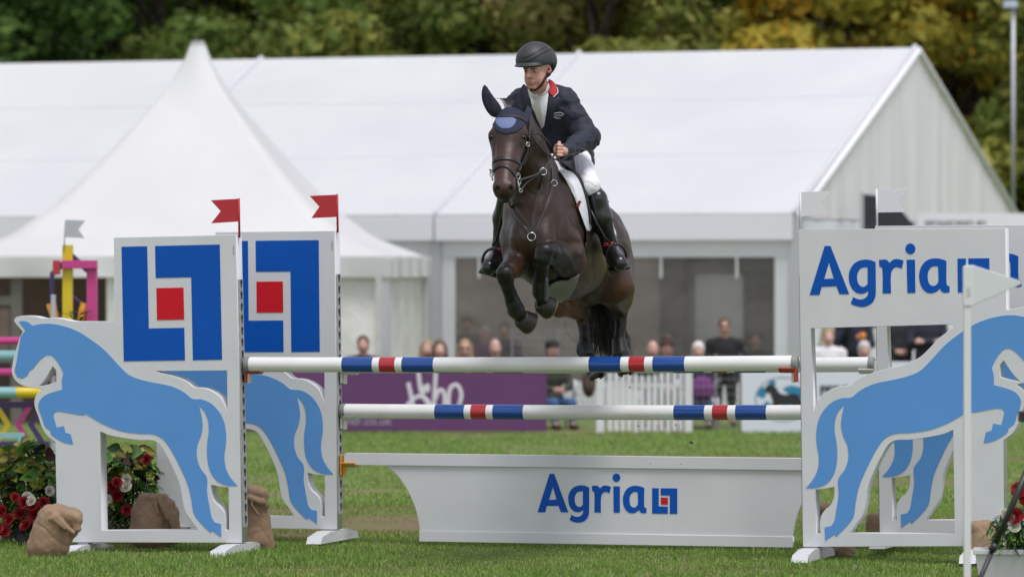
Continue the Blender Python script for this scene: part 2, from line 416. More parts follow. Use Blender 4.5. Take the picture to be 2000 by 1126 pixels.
def grass_field(name, n, x0, x1, y0, y1, hmin, hmax, wid, cols, dens=None):
    x = npr.uniform(x0, x1, n*2)
    y = y0+(y1-y0)*npr.uniform(0, 1, n*2)**1.25
    keep = np.ones(n*2, bool)
    pn = np.array([noise.noise(Vector((a*0.9, b*0.55, 7.7))) for a, b in zip(x, y)])
    bare = np.zeros(n*2)
    for (bx, by, rx, ry) in BARE: bare = np.maximum(bare, np.clip(1.35-np.hypot((x-bx)/rx, (y-by)/ry), 0, 1))
    keep = npr.uniform(0, 1, n*2) > bare*0.85
    x, y, pn, bare = x[keep][:n], y[keep][:n], pn[keep][:n], bare[keep][:n]; n = len(x)
    z = np.array([gz(0, b)+0.012*noise.noise(Vector((a*1.1, b*1.1, 0))) for a, b in zip(x, y)])-0.004
    h = npr.uniform(hmin, hmax, n)*(1+1.1*np.clip(pn, -.6, 1))*(1-0.5*bare); th = npr.uniform(0, 2*np.pi, n); lean = npr.uniform(0.05, 0.75, n)*h
    fa = npr.uniform(0, np.pi, n); wx = np.cos(fa)*wid*npr.uniform(.6, 1.3, n); wy = np.sin(fa)*wid*.5
    dx, dy = np.cos(th)*lean, np.sin(th)*lean
    V = np.zeros((n, 5, 3))
    V[:,0] = np.stack([x-wx, y-wy, z], 1); V[:,1] = np.stack([x+wx, y+wy, z], 1)
    V[:,2] = np.stack([x+wx*.8+dx*.35, y+wy*.8+dy*.35, z+h*.6], 1); V[:,3] = np.stack([x-wx*.8+dx*.35, y-wy*.8+dy*.35, z+h*.6], 1)
    V[:,4] = np.stack([x+dx, y+dy, z+h*np.clip(1-lean/h*.35, .5, 1)], 1)
    me = bpy.data.meshes.new(name); me.vertices.add(n*5); me.vertices.foreach_set('co', V.astype(np.float32).ravel())
    b = (np.arange(n)*5)[:, None]; q = b+np.array([0,1,2,3]); t = b+np.array([3,2,4])
    li = np.concatenate([q, t], 1).ravel(); me.loops.add(len(li)); me.loops.foreach_set('vertex_index', li.astype(np.int32))
    st = (np.arange(n)*7)[:, None]+np.array([0, 4]); me.polygons.add(2*n); me.polygons.foreach_set('loop_start', st.ravel().astype(np.int32))
    me.update(calc_edges=True)
    cs = np.array(cols); ci = npr.choice(len(cols), n, p=np.array([.34,.28,.2,.1,.08])); C = cs[ci]*npr.uniform(.75, 1.25, (n,1))
    C = C*(1-.45*np.clip(pn*2, 0, .8)[:, None]*np.array([.35,.1,.3])); dry = bare[:, None]; C = C*(1-dry*.85)+np.array([.33,.25,.14])*dry*.85
    C5 = np.repeat(C[:, None], 5, 1); C5 = np.concatenate([C5, np.ones((n,5,1))], 2)
    ca = me.color_attributes.new('Col', 'FLOAT_COLOR', 'POINT'); ca.data.foreach_set('color', C5.astype(np.float32).ravel())
    m = M('grass_blade', attr='Col', rough=.75, spec=.08, trans=.4)
    return tag(obj(name, me, m), 'short mown green grass with dry trodden patches under the jump', 'grass', kind='stuff')
GC = [(0.225,0.355,0.075),(0.29,0.42,0.105),(0.155,0.26,0.05),(0.40,0.45,0.19),(0.43,0.37,0.22)]
grass_field('grass', 300000, -4.4, 4.4, 26.6, 37.5, .014, .048, .0033, GC)
grass_field('grass', 90000, -7.0, 7.0, 37.5, 64.8, .018, .045, .007, GC)
# ------------------------------------------------------------------ show jump
YAW = R(16.0)
WHITE = M('white_paint', (0.61,0.62,0.635), .42, col2=(0.57,0.58,0.595), nscale=3, dirt=.30, bump=.04, bscale=14)
BLUEH = M('sky_blue_vinyl', (0.10,0.285,0.62), .42, col2=(0.092,0.27,0.59), nscale=2, spec=.3)
BLUE = M('royal_blue_vinyl', (0.0,0.080,0.41), .42, col2=(0.0,0.074,0.385), nscale=2, spec=.2)
RED = M('red_vinyl', (0.55,0.008,0.018), .42, spec=.2)
STEEL = M('galvanised_steel', (0.40,0.41,0.42), .5, col2=(0.30,0.31,0.32), nscale=30, metal=.2)
BLACK = M('keyhole_shade', (0.01,0.01,0.01), .8)  # shade inside the keyholes, painted as black discs raised on the tracks
def wing_uv(pts):
    out = []; p0x, p0y, D0 = 473.0, 1059.0, 29.95; X0 = (p0x-1000)/F*D0; Z0 = HC+(HZ-p0y)/F*D0; ln = R(1.2)
    ca, sa = math.cos(YAW), math.sin(YAW)
    for px, py in pts:
        q = (px-1000)/F; u = (q*D0-X0)/(ca+q*sa); D = D0-u*sa; v = HC+(HZ-py)/F*D-Z0
        out.append((u*math.cos(ln)+v*math.sin(ln), -u*math.sin(ln)+v*math.cos(ln)))
    return out
# note: leaning back to upright turns the traced outline clockwise about the post foot
OUT_LOW = [(112,1058),(107.5,862),(91,849),(81,832),(74,811),(68,795),(67,781),(72,769),(82,760),(70,757.5),(57,756),(41,751),(29,741),(23,727),(25,706),(32,679),(39,658),(44,647),(37,639),(30,631),(27,625),(31,619),(44,616),(67,617),(84,621),(105,620),(121,622),(133,625),(145,627)]
H_NECK = [(103,715),(109.5,723),(110,745),(95,750),(76,754),(88,740)]
H_BELLY = [(196,842),(212,849),(242,855),(272,859),(299,860),(311,867),(325,889),(340,919),(352,950),(357,980),(362,999),(374,1016),(386,1033),(198.6,1034.7)]
H_FOOT = [(412,946),(427,949),(446,951),(447.5,1033.6),(440,1033.6),(440.5,1016),(438,1001),(430,989),(420,980),(413.5,966)]
H_BACK_L = [(301,724),(443,723),(444,803),(439,790),(431,776),(422,768),(412,762),(402,758),(392,756.5),(378,755),(367,746),(355,739.5),(340,734),(320,729)]
H_BACK_R = [(445,646),(190,646),(188,650),(203,661),(217,672),(234,690),(252,706),(276,717),(303,724),(333,731.5),(355,739.5),(367,746),(378,755),(392,756.5),(402,758),(412,762),(422,768),(431,776),(440,790),(445,803)]
HORSE = [(37,627),(51,627),(64,635.5),(81,632),(101,632),(125,636.5),(152,646.6),(179,663.5),(203,682),(219.5,699),(236,717),(253,732),(276,741),(302.6,747),(329,752),(348,759),(362,767),(376,778),(393,779),(412,787),(427,802),(437,821),(441.5,844),(441.5,866),(438.5,889),(441,912),(450,931),(464,948),(442.5,947),(423.6,938),(411,920),(405.4,897),(404.8,866),(408,840),(405.4,817),(399,803),(389,792),(394,813),(396,832),(392.5,851),(385.5,870),(385,893),(392,914),(404,931),(404.6,961),(410,991),(414,1010),(420,1019.6),(432,1022),(432,1048),(414.5,1035.5),(412,1040),(393,1021.5),(379,1002.6),(374,976),(367,946),(352,912),(333,876),(318.5,857),(303,848.5),(265,845.5),(234.5,840.5),(200.5,827),(168,808),(162,810),(115,803),(107,805),(104.5,812),(111,834),(125,831),(128,844),(138,847),(143,867),(127,864),(108,854),(98.6,846),(99.6,841),(88,832),(83,817),(77,802),(75,791),(79,780),(88,771.6),(104,765),(121.6,760),(121,743),(124,728),(118,715),(111,704),(101,694),(91,693),(79,702),(64,720),(57,725),(54,733),(44,738.5),(34,736),(29,724),(32,709),(37,679),(42,655),(50,645.6)]
LOGO = [[(238,481),(293.5,480),(297,643),(372,642),(373.5,704),(242,705.5)],[(310,479),(442.6,478),(448,703),(390,704),(387,541),(312,541.5)],[(312,561),(370,559),(372,622.5),(314,624)]]
# the lettering, traced in px of an enlarged view: letters Agria
def circ(cx, cy, rx, ry, n=20): return [(cx+rx*math.cos(2*math.pi*i/n), cy+ry*math.sin(2*math.pi*i/n)) for i in range(n)]
LET = [[[(145,738),(240,447),(275,447),(385,735),(327,735),(308,687),(218,690),(205,738)],[(235,643),(265,545),(293,641)]],
 [[(547,547),(522,536),(482,531),(440,540),(410,562),(390,596),(384,632),(390,675),(405,705),(425,724),(448,733),(472,732),(487,726),(500,716),(499,737),(490,752),(472,764),(450,767),(430,763),(410,752),(394,790),(415,802),(445,810),(480,810),(512,797),(532,778),(543,752),(546,730)],[(499,578),(476,577),(456,584),(441,604),(434,630),(436,656),(444,677),(458,690),(474,692),(488,686),(498,676)]],
 [[(568,535),(606,532),(622,540),(630,553),(650,536),(670,530),(696,533),(716,540),(705,588),(684,579),(664,579),(648,594),(639,622),(638,733),(588,733),(588,590),(584,578),(570,572)]],
 [[(735,535),(785,535),(785,732),(737,732)]],[circ(758,471,30,32)],
 [[(974,546),(948,535),(915,529),(875,533),(845,549),(822,578),(810,615),(810,655),(820,692),(838,718),(862,733),(888,734),(912,726),(932,708),(940,722),(955,732),(972,733),(990,730),(991,694),(978,692),(973,680)],[(923,578),(902,575),(884,580),(868,598),(860,625),(862,658),(870,680),(886,691),(903,690),(915,681),(923,670)]]]
def lettering(s, ox, oz):
    """letters as loops, in metres: s per traced px, (ox, oz) = left end of the A's foot"""
    return [[smooth_poly([((x-145)*s+ox, (738-y)*s+oz) for x, y in lp], 42, 3) for lp in L_] for L_ in LET]
def logo_loops(x0, z0, w_, h_):
    sx, sz = w_/210.0, h_/226.0; G = lambda q: [((a)*sx+x0, (b)*sz+z0) for a, b in q]
    return [[G([(0,226),(55,226),(55,64),(131,64),(131,0),(0,0)])],[G([(72,226),(210,226),(210,0),(148,0),(148,163),(72,163)])]], [[G([(73,143),(131,143),(131,80),(73,80)])]]
def decal(name, shapes, mat, root, y=-0.0025, th=0.0035):
    bm = bmesh.new()
    for lp in shapes:
        me = plate_mesh(lp, th, 0, y0=y); bm.from_mesh(me); bpy.data.meshes.remove(me)
    me = bpy.data.meshes.new(name); bm.to_mesh(me); bm.free()
    return obj(name, me, mat, root)
TH = 0.11
def mir(lp): return [(-a, b) for a, b in lp][::-1]
KEY = []
def keyholes(tr, xx):
    if not KEY:
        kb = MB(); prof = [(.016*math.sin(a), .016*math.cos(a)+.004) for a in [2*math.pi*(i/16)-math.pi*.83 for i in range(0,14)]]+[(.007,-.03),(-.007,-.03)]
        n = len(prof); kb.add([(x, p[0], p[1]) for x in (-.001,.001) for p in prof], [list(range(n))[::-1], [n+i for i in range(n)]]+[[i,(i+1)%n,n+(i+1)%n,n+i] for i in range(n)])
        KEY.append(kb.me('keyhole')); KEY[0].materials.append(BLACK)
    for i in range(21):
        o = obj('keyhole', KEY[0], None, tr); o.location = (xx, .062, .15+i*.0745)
def make_wing(label, sign, loc, lean, mirror, group):
    root = empty('jump_wing', loc, label, 'jump wing', group, rot=(0, R(-lean), -YAW))
    T = (lambda lp: mir(lp)) if mirror else (lambda lp: lp)
    low = wing_uv(OUT_LOW); S = lambda q: smooth_poly(wing_uv(q))
    top = 1.942
    if sign == 'square':
        a = wing_uv([(223,627),(222,463)]); outer = smooth_poly(low)+[a[0], (a[1][0], top), (0, top), (0,0)]
        holes = [S(H_BACK_L)]
    else:
        zb = wing_uv([(92,612)])[0]; lw = low[:-6]+[(zb[0], wing_uv([(90,621)])[0][1])]
        outer = smooth_poly(lw)+[(zb[0], top-.012), (0, top), (0,0)]
        holes = [S(H_BACK_R)]
    holes += [S(H_NECK), S(H_BELLY), S(H_FOOT)]
    me = plate_mesh([T(outer)]+[T(h) for h in holes], TH, 0.0025)
    obj('panel', me, WHITE, root)
    decal('horse_cutout', [[T(smooth_poly(wing_uv(HORSE)))]], BLUEH, root)
    sg = -1 if mirror else 1
    if sign == 'square':
        u0 = wing_uv([(242,705)])[0]; b, r = logo_loops(u0[0], u0[1], .661, .727)
        decal('emblem', b, BLUE, root); decal('emblem_square', r, RED, root)
    else:
        sc_ = 1/3.128*29.05/F
        ox = .083; oz = 1.452
        decal('lettering', lettering(sc_, ox, oz), BLUE, root)
        b, r = logo_loops(ox+(1040-145)*sc_, oz+.006, 190*sc_, 198*sc_); decal('emblem', b, BLUE, root); decal('emblem_square', r, RED, root)
    # keyhole track on the inner side of the post
    mb = MB(); x0, x1 = (0.0, 0.006) if not mirror else (-0.006, 0.0)
    mb.box((x0, .012, .10), (x1, .098, 1.66)); tr = obj('cup_track', mb.me(), STEEL, root)
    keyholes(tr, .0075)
    # plug, feet
    mb = MB(); f0 = -.085
    def foot(xc):
        b = MB(); w2 = .05; n0, n1 = -.34, .46
        b.add([(xc-w2,n0,f0+.008),(xc+w2,n0,f0+.008),(xc+w2,n1,f0+.008),(xc-w2,n1,f0+.008),(xc-w2,n0+.03,f0+.05),(xc+w2,n0+.03,f0+.05),(xc+w2,n1-.03,f0+.05),(xc-w2,n1-.03,f0+.05),
               (xc-w2,n0+.22,f0+.078),(xc+w2,n0+.22,f0+.078),(xc+w2,n1-.22,f0+.078),(xc-w2,n1-.22,f0+.078)],
              [[0,3,2,1],[0,1,5,4],[2,3,7,6],[4,5,9,8],[8,9,10,11],[11,10,6,7],[1,2,6,10,9,5],[3,0,4,8,11,7]])
        b.box((xc-.034,.018,f0+.07),(xc+.034,.092,.004))
        obj('foot', b.me(), WHITE, root)
    foot(-.052*sg); foot((-1.08)*sg)
    mb = MB(); mb.box((-.03 if not mirror else .006, .03, 1.86), (-.006 if not mirror else .03, .055, 1.885)); mb.tube([(-.018*sg,-.001,1.875),(-.018*sg,-.001,1.82)], .004, 6); obj('catch', mb.me(), STEEL, root)
    return root
def anchor(px, py, D): return P(px, py, D)
GW = 'white wings with blue horse cut-outs holding up the jump'
make_wing('white wing with blue horse and the uncovered red and blue square emblem, at far left', 'square', anchor(473,1059,29.95), 1.2, False, GW)
make_wing('white wing with square emblem standing half hidden behind another square emblem wing', 'square', anchor(659,1033,30.9), .54, False, GW)
def right_wing(label, px, py, D, lean):
    # built with u to the right: outline mirrored, sign not
    root = empty('jump_wing', anchor(px, py, D), label, 'jump wing', GW, rot=(0, R(-lean), -YAW))
    S = lambda q: mir(smooth_poly(wing_uv(q))); low = wing_uv(OUT_LOW); top = 1.942
    xs_ = wing_uv([(95,621)])[0]
    lw = [p for p in low[:-5]]+[(xs_[0]-.02, xs_[1]), xs_]
    outer = mir(smooth_poly(lw)+[(xs_[0], top-.012), (0, top), (0,0)])
    me = plate_mesh([outer]+[S(h) for h in (H_BACK_R, H_NECK, H_BELLY, H_FOOT)], TH, .0025); obj('panel', me, WHITE, root)
    decal('horse_cutout', [[S(HORSE)]], BLUEH, root)
    s_ = 1/3.128*29.05/F/math.cos(YAW)*.985; ox, oz = .062, (1067-576)*29.05/F
    decal('lettering', lettering(s_, ox, oz), BLUE, root)
    b, r = logo_loops(ox+(1040-145)*s_, oz+.006, 190*s_, 200*s_); decal('emblem', b, BLUE, root); decal('emblem_square', r, RED, root)
    mb = MB(); mb.box((-.006,.012,.10),(0.0,.098,1.66)); tr = obj('cup_track', mb.me(), STEEL, root)
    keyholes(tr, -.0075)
    f0 = -.085
    for xc in (.052, 1.08):
        b = MB(); w2 = .05; n0, n1 = -.34, .46
        b.add([(xc-w2,n0,f0+.008),(xc+w2,n0,f0+.008),(xc+w2,n1,f0+.008),(xc-w2,n1,f0+.008),(xc-w2,n0+.03,f0+.05),(xc+w2,n0+.03,f0+.05),(xc+w2,n1-.03,f0+.05),(xc-w2,n1-.03,f0+.05),
               (xc-w2,n0+.22,f0+.078),(xc+w2,n0+.22,f0+.078),(xc+w2,n1-.22,f0+.078),(xc-w2,n1-.22,f0+.078)],
              [[0,3,2,1],[0,1,5,4],[2,3,7,6],[4,5,9,8],[8,9,10,11],[11,10,6,7],[1,2,6,10,9,5],[3,0,4,8,11,7]])
        b.box((xc-.034,.018,f0+.07),(xc+.034,.092,.004)); obj('foot', b.me(), WHITE, root)
    return root
right_wing('white wing with the readable blue Agria sign above its blue horse', 1568, 1067, 29.05, .7)
right_wing('white wing mostly hidden behind the wing with the readable Agria sign', 1718, 1041, 30.0, .9)
# flags
def flag(px, pyt, pyb, D, pts, mat, label):
    root = empty('wing_flag', P(px, pyb, D), label, 'flag', 'swallow-tail flags on top of the jump wings', rot=(0, R(-.7), -YAW))
    s_ = D/F; mb = MB(); mb.tube([(0,0,-.01),(0,0,(pyb-pyt)*s_)], .0075, 8); obj('pole', mb.me('p', True), mat, root)
    lp = [((a-px)*s_/math.cos(YAW), (pyb-b)*s_) for a, b in pts]; me = plate_mesh([lp], .006, .001, y0=-.003); obj('pennant', me, mat, root)
FR = M('red_flag', (0.44,0.018,0.028), .5, dirt=.15); FW = M('white_flag', (0.68,0.69,0.71), .5, dirt=.25)
GF = None
flag(467.5,387,461,29.99,[(466,388),(466.5,432.5),(412,435),(431,411.6),(411.6,390)],FR,'red swallow-tail flag on the wing nearest the camera at left, full square emblem below it')
flag(659.5,379,451,30.93,[(658,380),(658.5,423.5),(608,425),(624,403),(605,381.5)],FR,'red swallow-tail flag on the rear left wing, right of the other red flag')
flag(1563.5,375,449,29.09,[(1565,375),(1623,374),(1602,396),(1624,420),(1565,423)],FW,'white swallow-tail flag with torn lower tip, left end of the full Agria sign')
flag(1713,369,443,30.03,[(1714.5,369),(1771,369.5),(1751,393),(1770,415),(1714.5,415)],FW,'clean white swallow-tail flag on the rear right wing, before the black banner')
# poles
def pole_mesh(pa, pb, r, cuts):
    d = pb-pa; Ln = d.length; n = 32; vs = []; fs = []; mi = []
    ax = d.normalized(); u = ax.cross(Vector((0,0,1))).normalized(); v = u.cross(ax)
    ts = [0.0]+[t for t, _ in cuts]; rows = []; mids = []
    for i in range(len(ts)):
        t1 = ts[i+1] if i+1 < len(ts) else 1.0
        m_ = 2 if i == 0 or i == len(ts)-1 else None
        mids.append((ts[i], t1))
    seg = []
    for i, (a, b) in enumerate(mids):
        k = max(1, int((b-a)*Ln/.12)); seg += [(a+(b-a)*j/k, a+(b-a)*(j+1)/k, i) for j in range(k)]
    for a, b, i in seg:
        e = .0008 if cuts and (i in CM and CM[i] != 0) else 0
        for t in (a, b):
            c = d*t+Vector((0,0,-.006*4*t*(1-t)))
            vs += [c+(u*math.cos(2*math.pi*k/n)+v*math.sin(2*math.pi*k/n))*(r+e) for k in range(n)]
        o = len(vs)-2*n
        for k in range(n): fs.append([o+k, o+(k+1) % n, o+n+(k+1) % n, o+n+k]); mi.append(CM.get(i, 0))
    nn = len(vs)
    # chamfered plastic end caps
    for c0, t, sgn in ((0, 0.0, -1), (nn-n, 1.0, 1)):
        o = len(vs); vs += [d*t+ax*sgn*.008+(u*math.cos(2*math.pi*k/n)+v*math.sin(2*math.pi*k/n))*(r-.010) for k in range(n)]
        for k in range(n): fs.append([c0+k, c0+(k+1) % n, o+(k+1) % n, o+k][::(1 if sgn > 0 else -1)]); mi.append(3)
        fs.append([o+k for k in range(n)][::(1 if sgn > 0 else -1)]); mi.append(3)
    me = mesh('pole', vs, fs, True); me.polygons.foreach_set('material_index', mi)
    return me
CM = {0:3,1:0,2:1,3:0,4:2,5:0,6:1,7:0,8:1,9:0,10:2,11:0,12:1,13:0,14:3}
CUTS = [(t, 0) for t in (.0085,.182,.238,.2507,.2795,.2925,.35,.6323,.689,.7038,.7317,.7465,.803,.9915)]
PW = M('pole_white', (0.76,0.765,0.76), .33, col2=(0.70,0.70,0.68), nscale=5, dirt=.45, coat=.2, bump=.03, bscale=9)
PB = M('pole_blue', (0.008,0.06,0.27), .28, coat=.3, dirt=.03); PR = M('pole_red', (0.40,0.02,0.03), .3, coat=.3); PG = M('pole_cap', (0.22,0.22,0.215), .6)
def pole(pa, pb, label):
    root = pa.copy(); o = obj('jump_pole', pole_mesh(pa, pb, .0475, CUTS), [PW, PB, PR, PG]); o.location = root
    return tag(o, label, 'pole', 'striped poles of the jump')
pole(P(480,711,30.0), P(1557,708.5,29.05), 'top striped pole on red cups, nearest the camera and below the leaping horse')
pole(P(667,802,30.95), P(1709,804,30.0), 'lower striped pole crossing below the top ones, above the white plank')
pole(P(667,713,30.95), P(1706,711,30.0), 'rear top striped pole, mostly hidden behind the front one, right end seen through the wing')
def cup(px, py, D, col, label, sgn=1, yellow=False):
    root = empty('jump_cup', P(px, py, D), label, 'jump cup', 'cups that carry the jump poles and plank', rot=(0,0,-YAW))
    m = M('cup_'+col, {'red':(.38,.045,.025),'white':(.6,.6,.55),'yellow':(.6,.27,.02)}[col], .45)
    mb = MB(); vs = []; fs = []
    # curved dish under the pole
    n = 8; r = .052
    for i in range(n+1):
        a = math.pi*(1.18+.64*i/n)
        for rr in (r, r+.009):
            for x in (0.0, .095*sgn): vs.append((x, math.cos(a)*rr, math.sin(a)*rr+.0))
    for i in range(n):
        q = i*4; w_ = q+4
        fs += [[q,q+1,w_+1,w_],[q+2,w_+2,w_+3,q+3],[q,w_,w_+2,q+2],[q+1,q+3,w_+3,w_+1]]
    fs += [[0,2,3,1],[n*4,n*4+1,n*4+3,n*4+2]]
    mb.add(vs, fs); obj('dish', mb.me('d'), m, root)
    mb = MB(); mb.box((-.014 if sgn > 0 else 0.0, -.03, -.115), (0.0 if sgn > 0 else .014, .03, .02), bev=.004); obj('back_plate', mb.me(), m, root)
    mb = MB(); mb.box((min(.002*sgn,.02*sgn), -.018, -.12), (max(.002*sgn,.02*sgn), .018, -.04), bev=.003); obj('pin_housing', mb.me(), M('cup_pin_'+('pale' if col == 'red' else col), (.55,.5,.4) if col == 'red' else {'white':(.62,.62,.56),'yellow':(.6,.27,.02)}[col], .5), root)
cup(484,711,30.02,'red','red cup under the left end of the front top pole'); cup(1553,708.5,29.05,'red','red cup under the right end of the front top pole', -1)
cup(671,713,30.96,'white','white cup on the left rear post behind the top poles'); cup(1708,711,30.0,'white','pale cup under the right end of the rear top pole', -1)
cup(671,802,30.96,'white','white cup under the left end of the lower pole')
# plank
def plank():
    root = empty('plank', P(672,1053,30.93), 'long white hanging plank with blue Agria lettering close above the grass', 'plank', rot=(0,0,-YAW))
    X0 = P(672,1053,30.93); ca, sa = math.cos(YAW), math.sin(YAW)
    def uv(pts):
        o = []
        for px, py in pts:
            q = (px-1000)/F; D0 = 30.93; u = (q*D0-X0.x)/(ca+q*sa); D = D0-u*sa; o.append((u, HC+(HZ-py)/F*D-X0.z))
        return o
    Lr = uv([(1703,888)])[0][0]; arc = uv([(748,900),(752,909),(771,923),(793,953),(810,991),(818,1025),(819,1034)])
    h = uv([(672,907)])[0][1]; zt = uv([(690,884)])[0][1]
    lp = smooth_poly(arc)+[(arc[-1][0], .0)]; rt = [(Lr-a, b) for a, b in lp][::-1]
    obj('board', plate_mesh([lp+rt], .03, .001, y0=.012), WHITE, root)
    obj('top_rail', plate_mesh([[(0,h),(0,zt-.014),(.012,zt),(Lr-.012,zt),(Lr,zt-.014),(Lr,h)]], .055, .002, y0=-.002), WHITE, root)
    a0 = arc[-1][0]; obj('bottom_rail', plate_mesh([[(a0-.002,-.003),(a0-.002,.066),(Lr-a0+.002,.066),(Lr-a0+.002,-.003)]], .045, .002, y0=.002), WHITE, root)
    s_ = uv([(1262,1000)])[0][0]-uv([(1049,1000)])[0][0]; s_ = s_/846*1.0
    o = uv([(1049,999.5)])[0]; decal('lettering', lettering(s_, o[0], o[1]), BLUE, root, y=.0095)
    l0 = uv([(1273,1002)])[0]; l1 = uv([(1322,953)])[0]; b, r = logo_loops(l0[0], l0[1], l1[0]-l0[0], l1[1]-l0[1]); decal('emblem', b, BLUE, root, y=.0095); decal('emblem_square', r, RED, root, y=.0095)
plank()
cup(670,893,30.95,'yellow','yellow cup holding the left end of the white plank')
# ------------------------------------------------------------------ far side of the arena: tents
CANVAS = M('white_pvc_canvas', (0.88,0.885,0.90), .55, col2=(0.82,0.83,0.85), nscale=.45, bump=.5, bscale=1.0, bdist=.08, trans=.35)
CANVAS2 = M('grey_pvc_canvas', (0.92,0.915,0.92), .6, col2=(0.82,0.815,0.825), nscale=1.5, stretch=(2,2,.15), bump=.35, bscale=2, bdist=.05, trans=.35)
CANVAS3 = M('tent_sidewall', (0.72,0.71,0.67), .6, col2=(0.65,0.64,0.60), nscale=1.2, bump=.6, bscale=2.2, bdist=.08)
ALU = M('aluminium', (0.50,0.51,0.53), .45, metal=.3)
DARKM = M('dark_cloth', (0.012,0.013,0.018), .7)
MQ = empty('marquee', (4.43,74,-.46), 'long white frame marquee with clear window panels and a tall gable', 'marquee', rot=(0,0,R(-21.5)))
def marquee():
    W, Hh, E, EB, B = 12.9, 2.85, 3.11, 2.42, 6.05    # width, roof rise, eave, valance bottom, bay
    nb = 4; hw = W/2; n = 10
    for i in range(nb):                              # roof skin, one sheet per bay, slightly slack between the frames
        x1 = -i*B; x0 = x1-B; vs = []; fs = []; k = 8
        for s_ in (0, 1):
            o = len(vs)
            for a in range(k+1):
                for c in range(n+1):
                    u = x0+(x1-x0)*a/k; t = c/n; sag = .055*math.sin(math.pi*a/k)*math.sin(math.pi*t)
                    y = hw*t if s_ == 0 else W-hw*t
                    vs.append((u, y-(0.10*(1-t) if s_ == 0 else -.1*(1-t)), E+Hh*t-sag))
            for a in range(k):
                for c in range(n):
                    q = [o+a*(n+1)+c, o+(a+1)*(n+1)+c, o+(a+1)*(n+1)+c+1, o+a*(n+1)+c+1]; fs.append(q if s_ == 0 else q[::-1])
        obj('roof_panel', mesh('r', vs, fs, True), CANVAS, MQ)
    for i in range(nb):                              # welded seams across each sheet
        for t in (.36, .70):
            x1 = -i*B; mb = MB(); mb.tube([(x1-B*a/10, hw*t-.10*(1-t), E+Hh*t-.055*math.sin(math.pi*a/10)*math.sin(math.pi*t)+.004) for a in range(11)], .014, 5, False); obj('weld_seam', mb.me('w', True), M('weld', (.70,.70,.73), .5), MQ)
    for i in range(nb+1):                            # rafters / keder rails and posts
        x = -i*B; mb = MB(); mb.tube([(x,-.1,E+.01),(x,hw,E+Hh+.03),(x,W+.1,E+.01)], .035, 8); obj('rafter', mb.me('k', True), M('keder_grey', (.62,.62,.66), .5), MQ)
        for y in (0, W):
            mb = MB(); mb.box((x-.09, y-.07, 0), (x+.09, y+.07, E-.02)); obj('post', mb.me(), ALU, MQ)
    for i in range(nb):                              # eave fascia, valance, side walls with window panes
        x1 = -i*B-.1; x0 = x1-B+.2
        mb = MB(); mb.box((x0-.08,-.16,E-.42),(x1+.08,-.10,E-.02)); obj('fascia', mb.me(), M('fascia_grey', (.76,.745,.79), .5), MQ)
        mb = MB(); mb.box((x0,-.05,EB),(x1,-.01,E-.42)); obj('valance', mb.me(), CANVAS, MQ)
        if i == 0:
            wx0, wx1 = x0+.22, x1-.24
            mb = MB(); mb.box((x0,-.04,.0),(wx0,-.01,EB)); mb.box((wx1,-.04,.0),(x1,-.01,EB)); mb.box((wx0,-.04,0),(wx1,-.01,.45)); obj('window_wall', mb.me(), CANVAS, MQ)
            gm = bpy.data.materials.new('clear_pvc'); gm.use_nodes = True; t = gm.node_tree; L = t.links.new
            b = t.nodes['Principled BSDF']; b.inputs['Base Color'].default_value = (.62,.60,.58,1); b.inputs['Roughness'].default_value = .18
            tr = t.nodes.new('ShaderNodeBsdfTransparent'); tr.inputs[0].default_value = (.86,.84,.82,1); ms = t.nodes.new('ShaderNodeMixShader'); ms.inputs[0].default_value = .11
            nz_ = t.nodes.new('ShaderNodeTexNoise'); nz_.inputs['Scale'].default_value = 2.2; bp = t.nodes.new('ShaderNodeBump'); bp.inputs['Strength'].default_value = .5; bp.inputs['Distance'].default_value = .1; L(nz_.outputs[0], bp.inputs['Height']); L(bp.outputs[0], b.inputs['Normal'])
            nm = t.nodes.new('ShaderNodeTexNoise'); nm.inputs['Scale'].default_value = 1.1; nm.inputs['Detail'].default_value = 6; nm.inputs['Roughness'].default_value = .65; nm.inputs['Distortion'].default_value = 1.5
            mr = t.nodes.new('ShaderNodeMapRange'); mr.inputs[1].default_value = .38; mr.inputs[2].default_value = .68; mr.inputs[3].default_value = .03; mr.inputs[4].default_value = .20; L(nm.outputs['Fac'], mr.inputs[0]); L(mr.outputs[0], ms.inputs[0])
            L(tr.outputs[0], ms.inputs[1]); L(b.outputs[0], ms.inputs[2]); L(ms.outputs[0], t.nodes['Material Output'].inputs[0])
            mb = MB(); mb.box((wx0,-.03,.45),(wx1,-.022,EB)); obj('window_pane', mb.me(), gm, MQ)
            for tx in (wx0+.42, wx1-.62, wx1-1.9+.02, wx1-3.9): 
                mb = MB(); mb.box((tx-.02,-.05,EB-.33),(tx+.02,-.042,EB)); obj('strap', mb.me(), CANVAS, MQ)
        else:
            mb = MB(); vs = []; fs = []; k = 60
            for a in range(k+1):
                u = x0+(x1-x0)*a/k
                for z in (0, .6, 1.2, 1.8, EB): vs.append((u, -.02+.03*math.sin(u*5.1)*math.sin(u*1.3+z), z))
            for a in range(k):
                for c in range(4): fs.append([a*5+c,(a+1)*5+c,(a+1)*5+c+1,a*5+c+1])
            obj('side_wall', mesh('w', vs, fs, True), CANVAS3, MQ)
    # gable, hanging in vertical ripples
    vs = []; fs = []; k = 130; rows = 6
    for a in range(k+1):
        y = W*a/k; top = E+Hh*(1-abs(y-hw)/hw)-.03
        for c in range(rows+1):
            z = E-.08+(top-E+.08)*c/rows
            vs.append((.03+.014*math.sin(y*7+1.5*math.sin(y*2.3))*(1-.7*c/rows)+.006*math.sin(y*19+z), y, z))
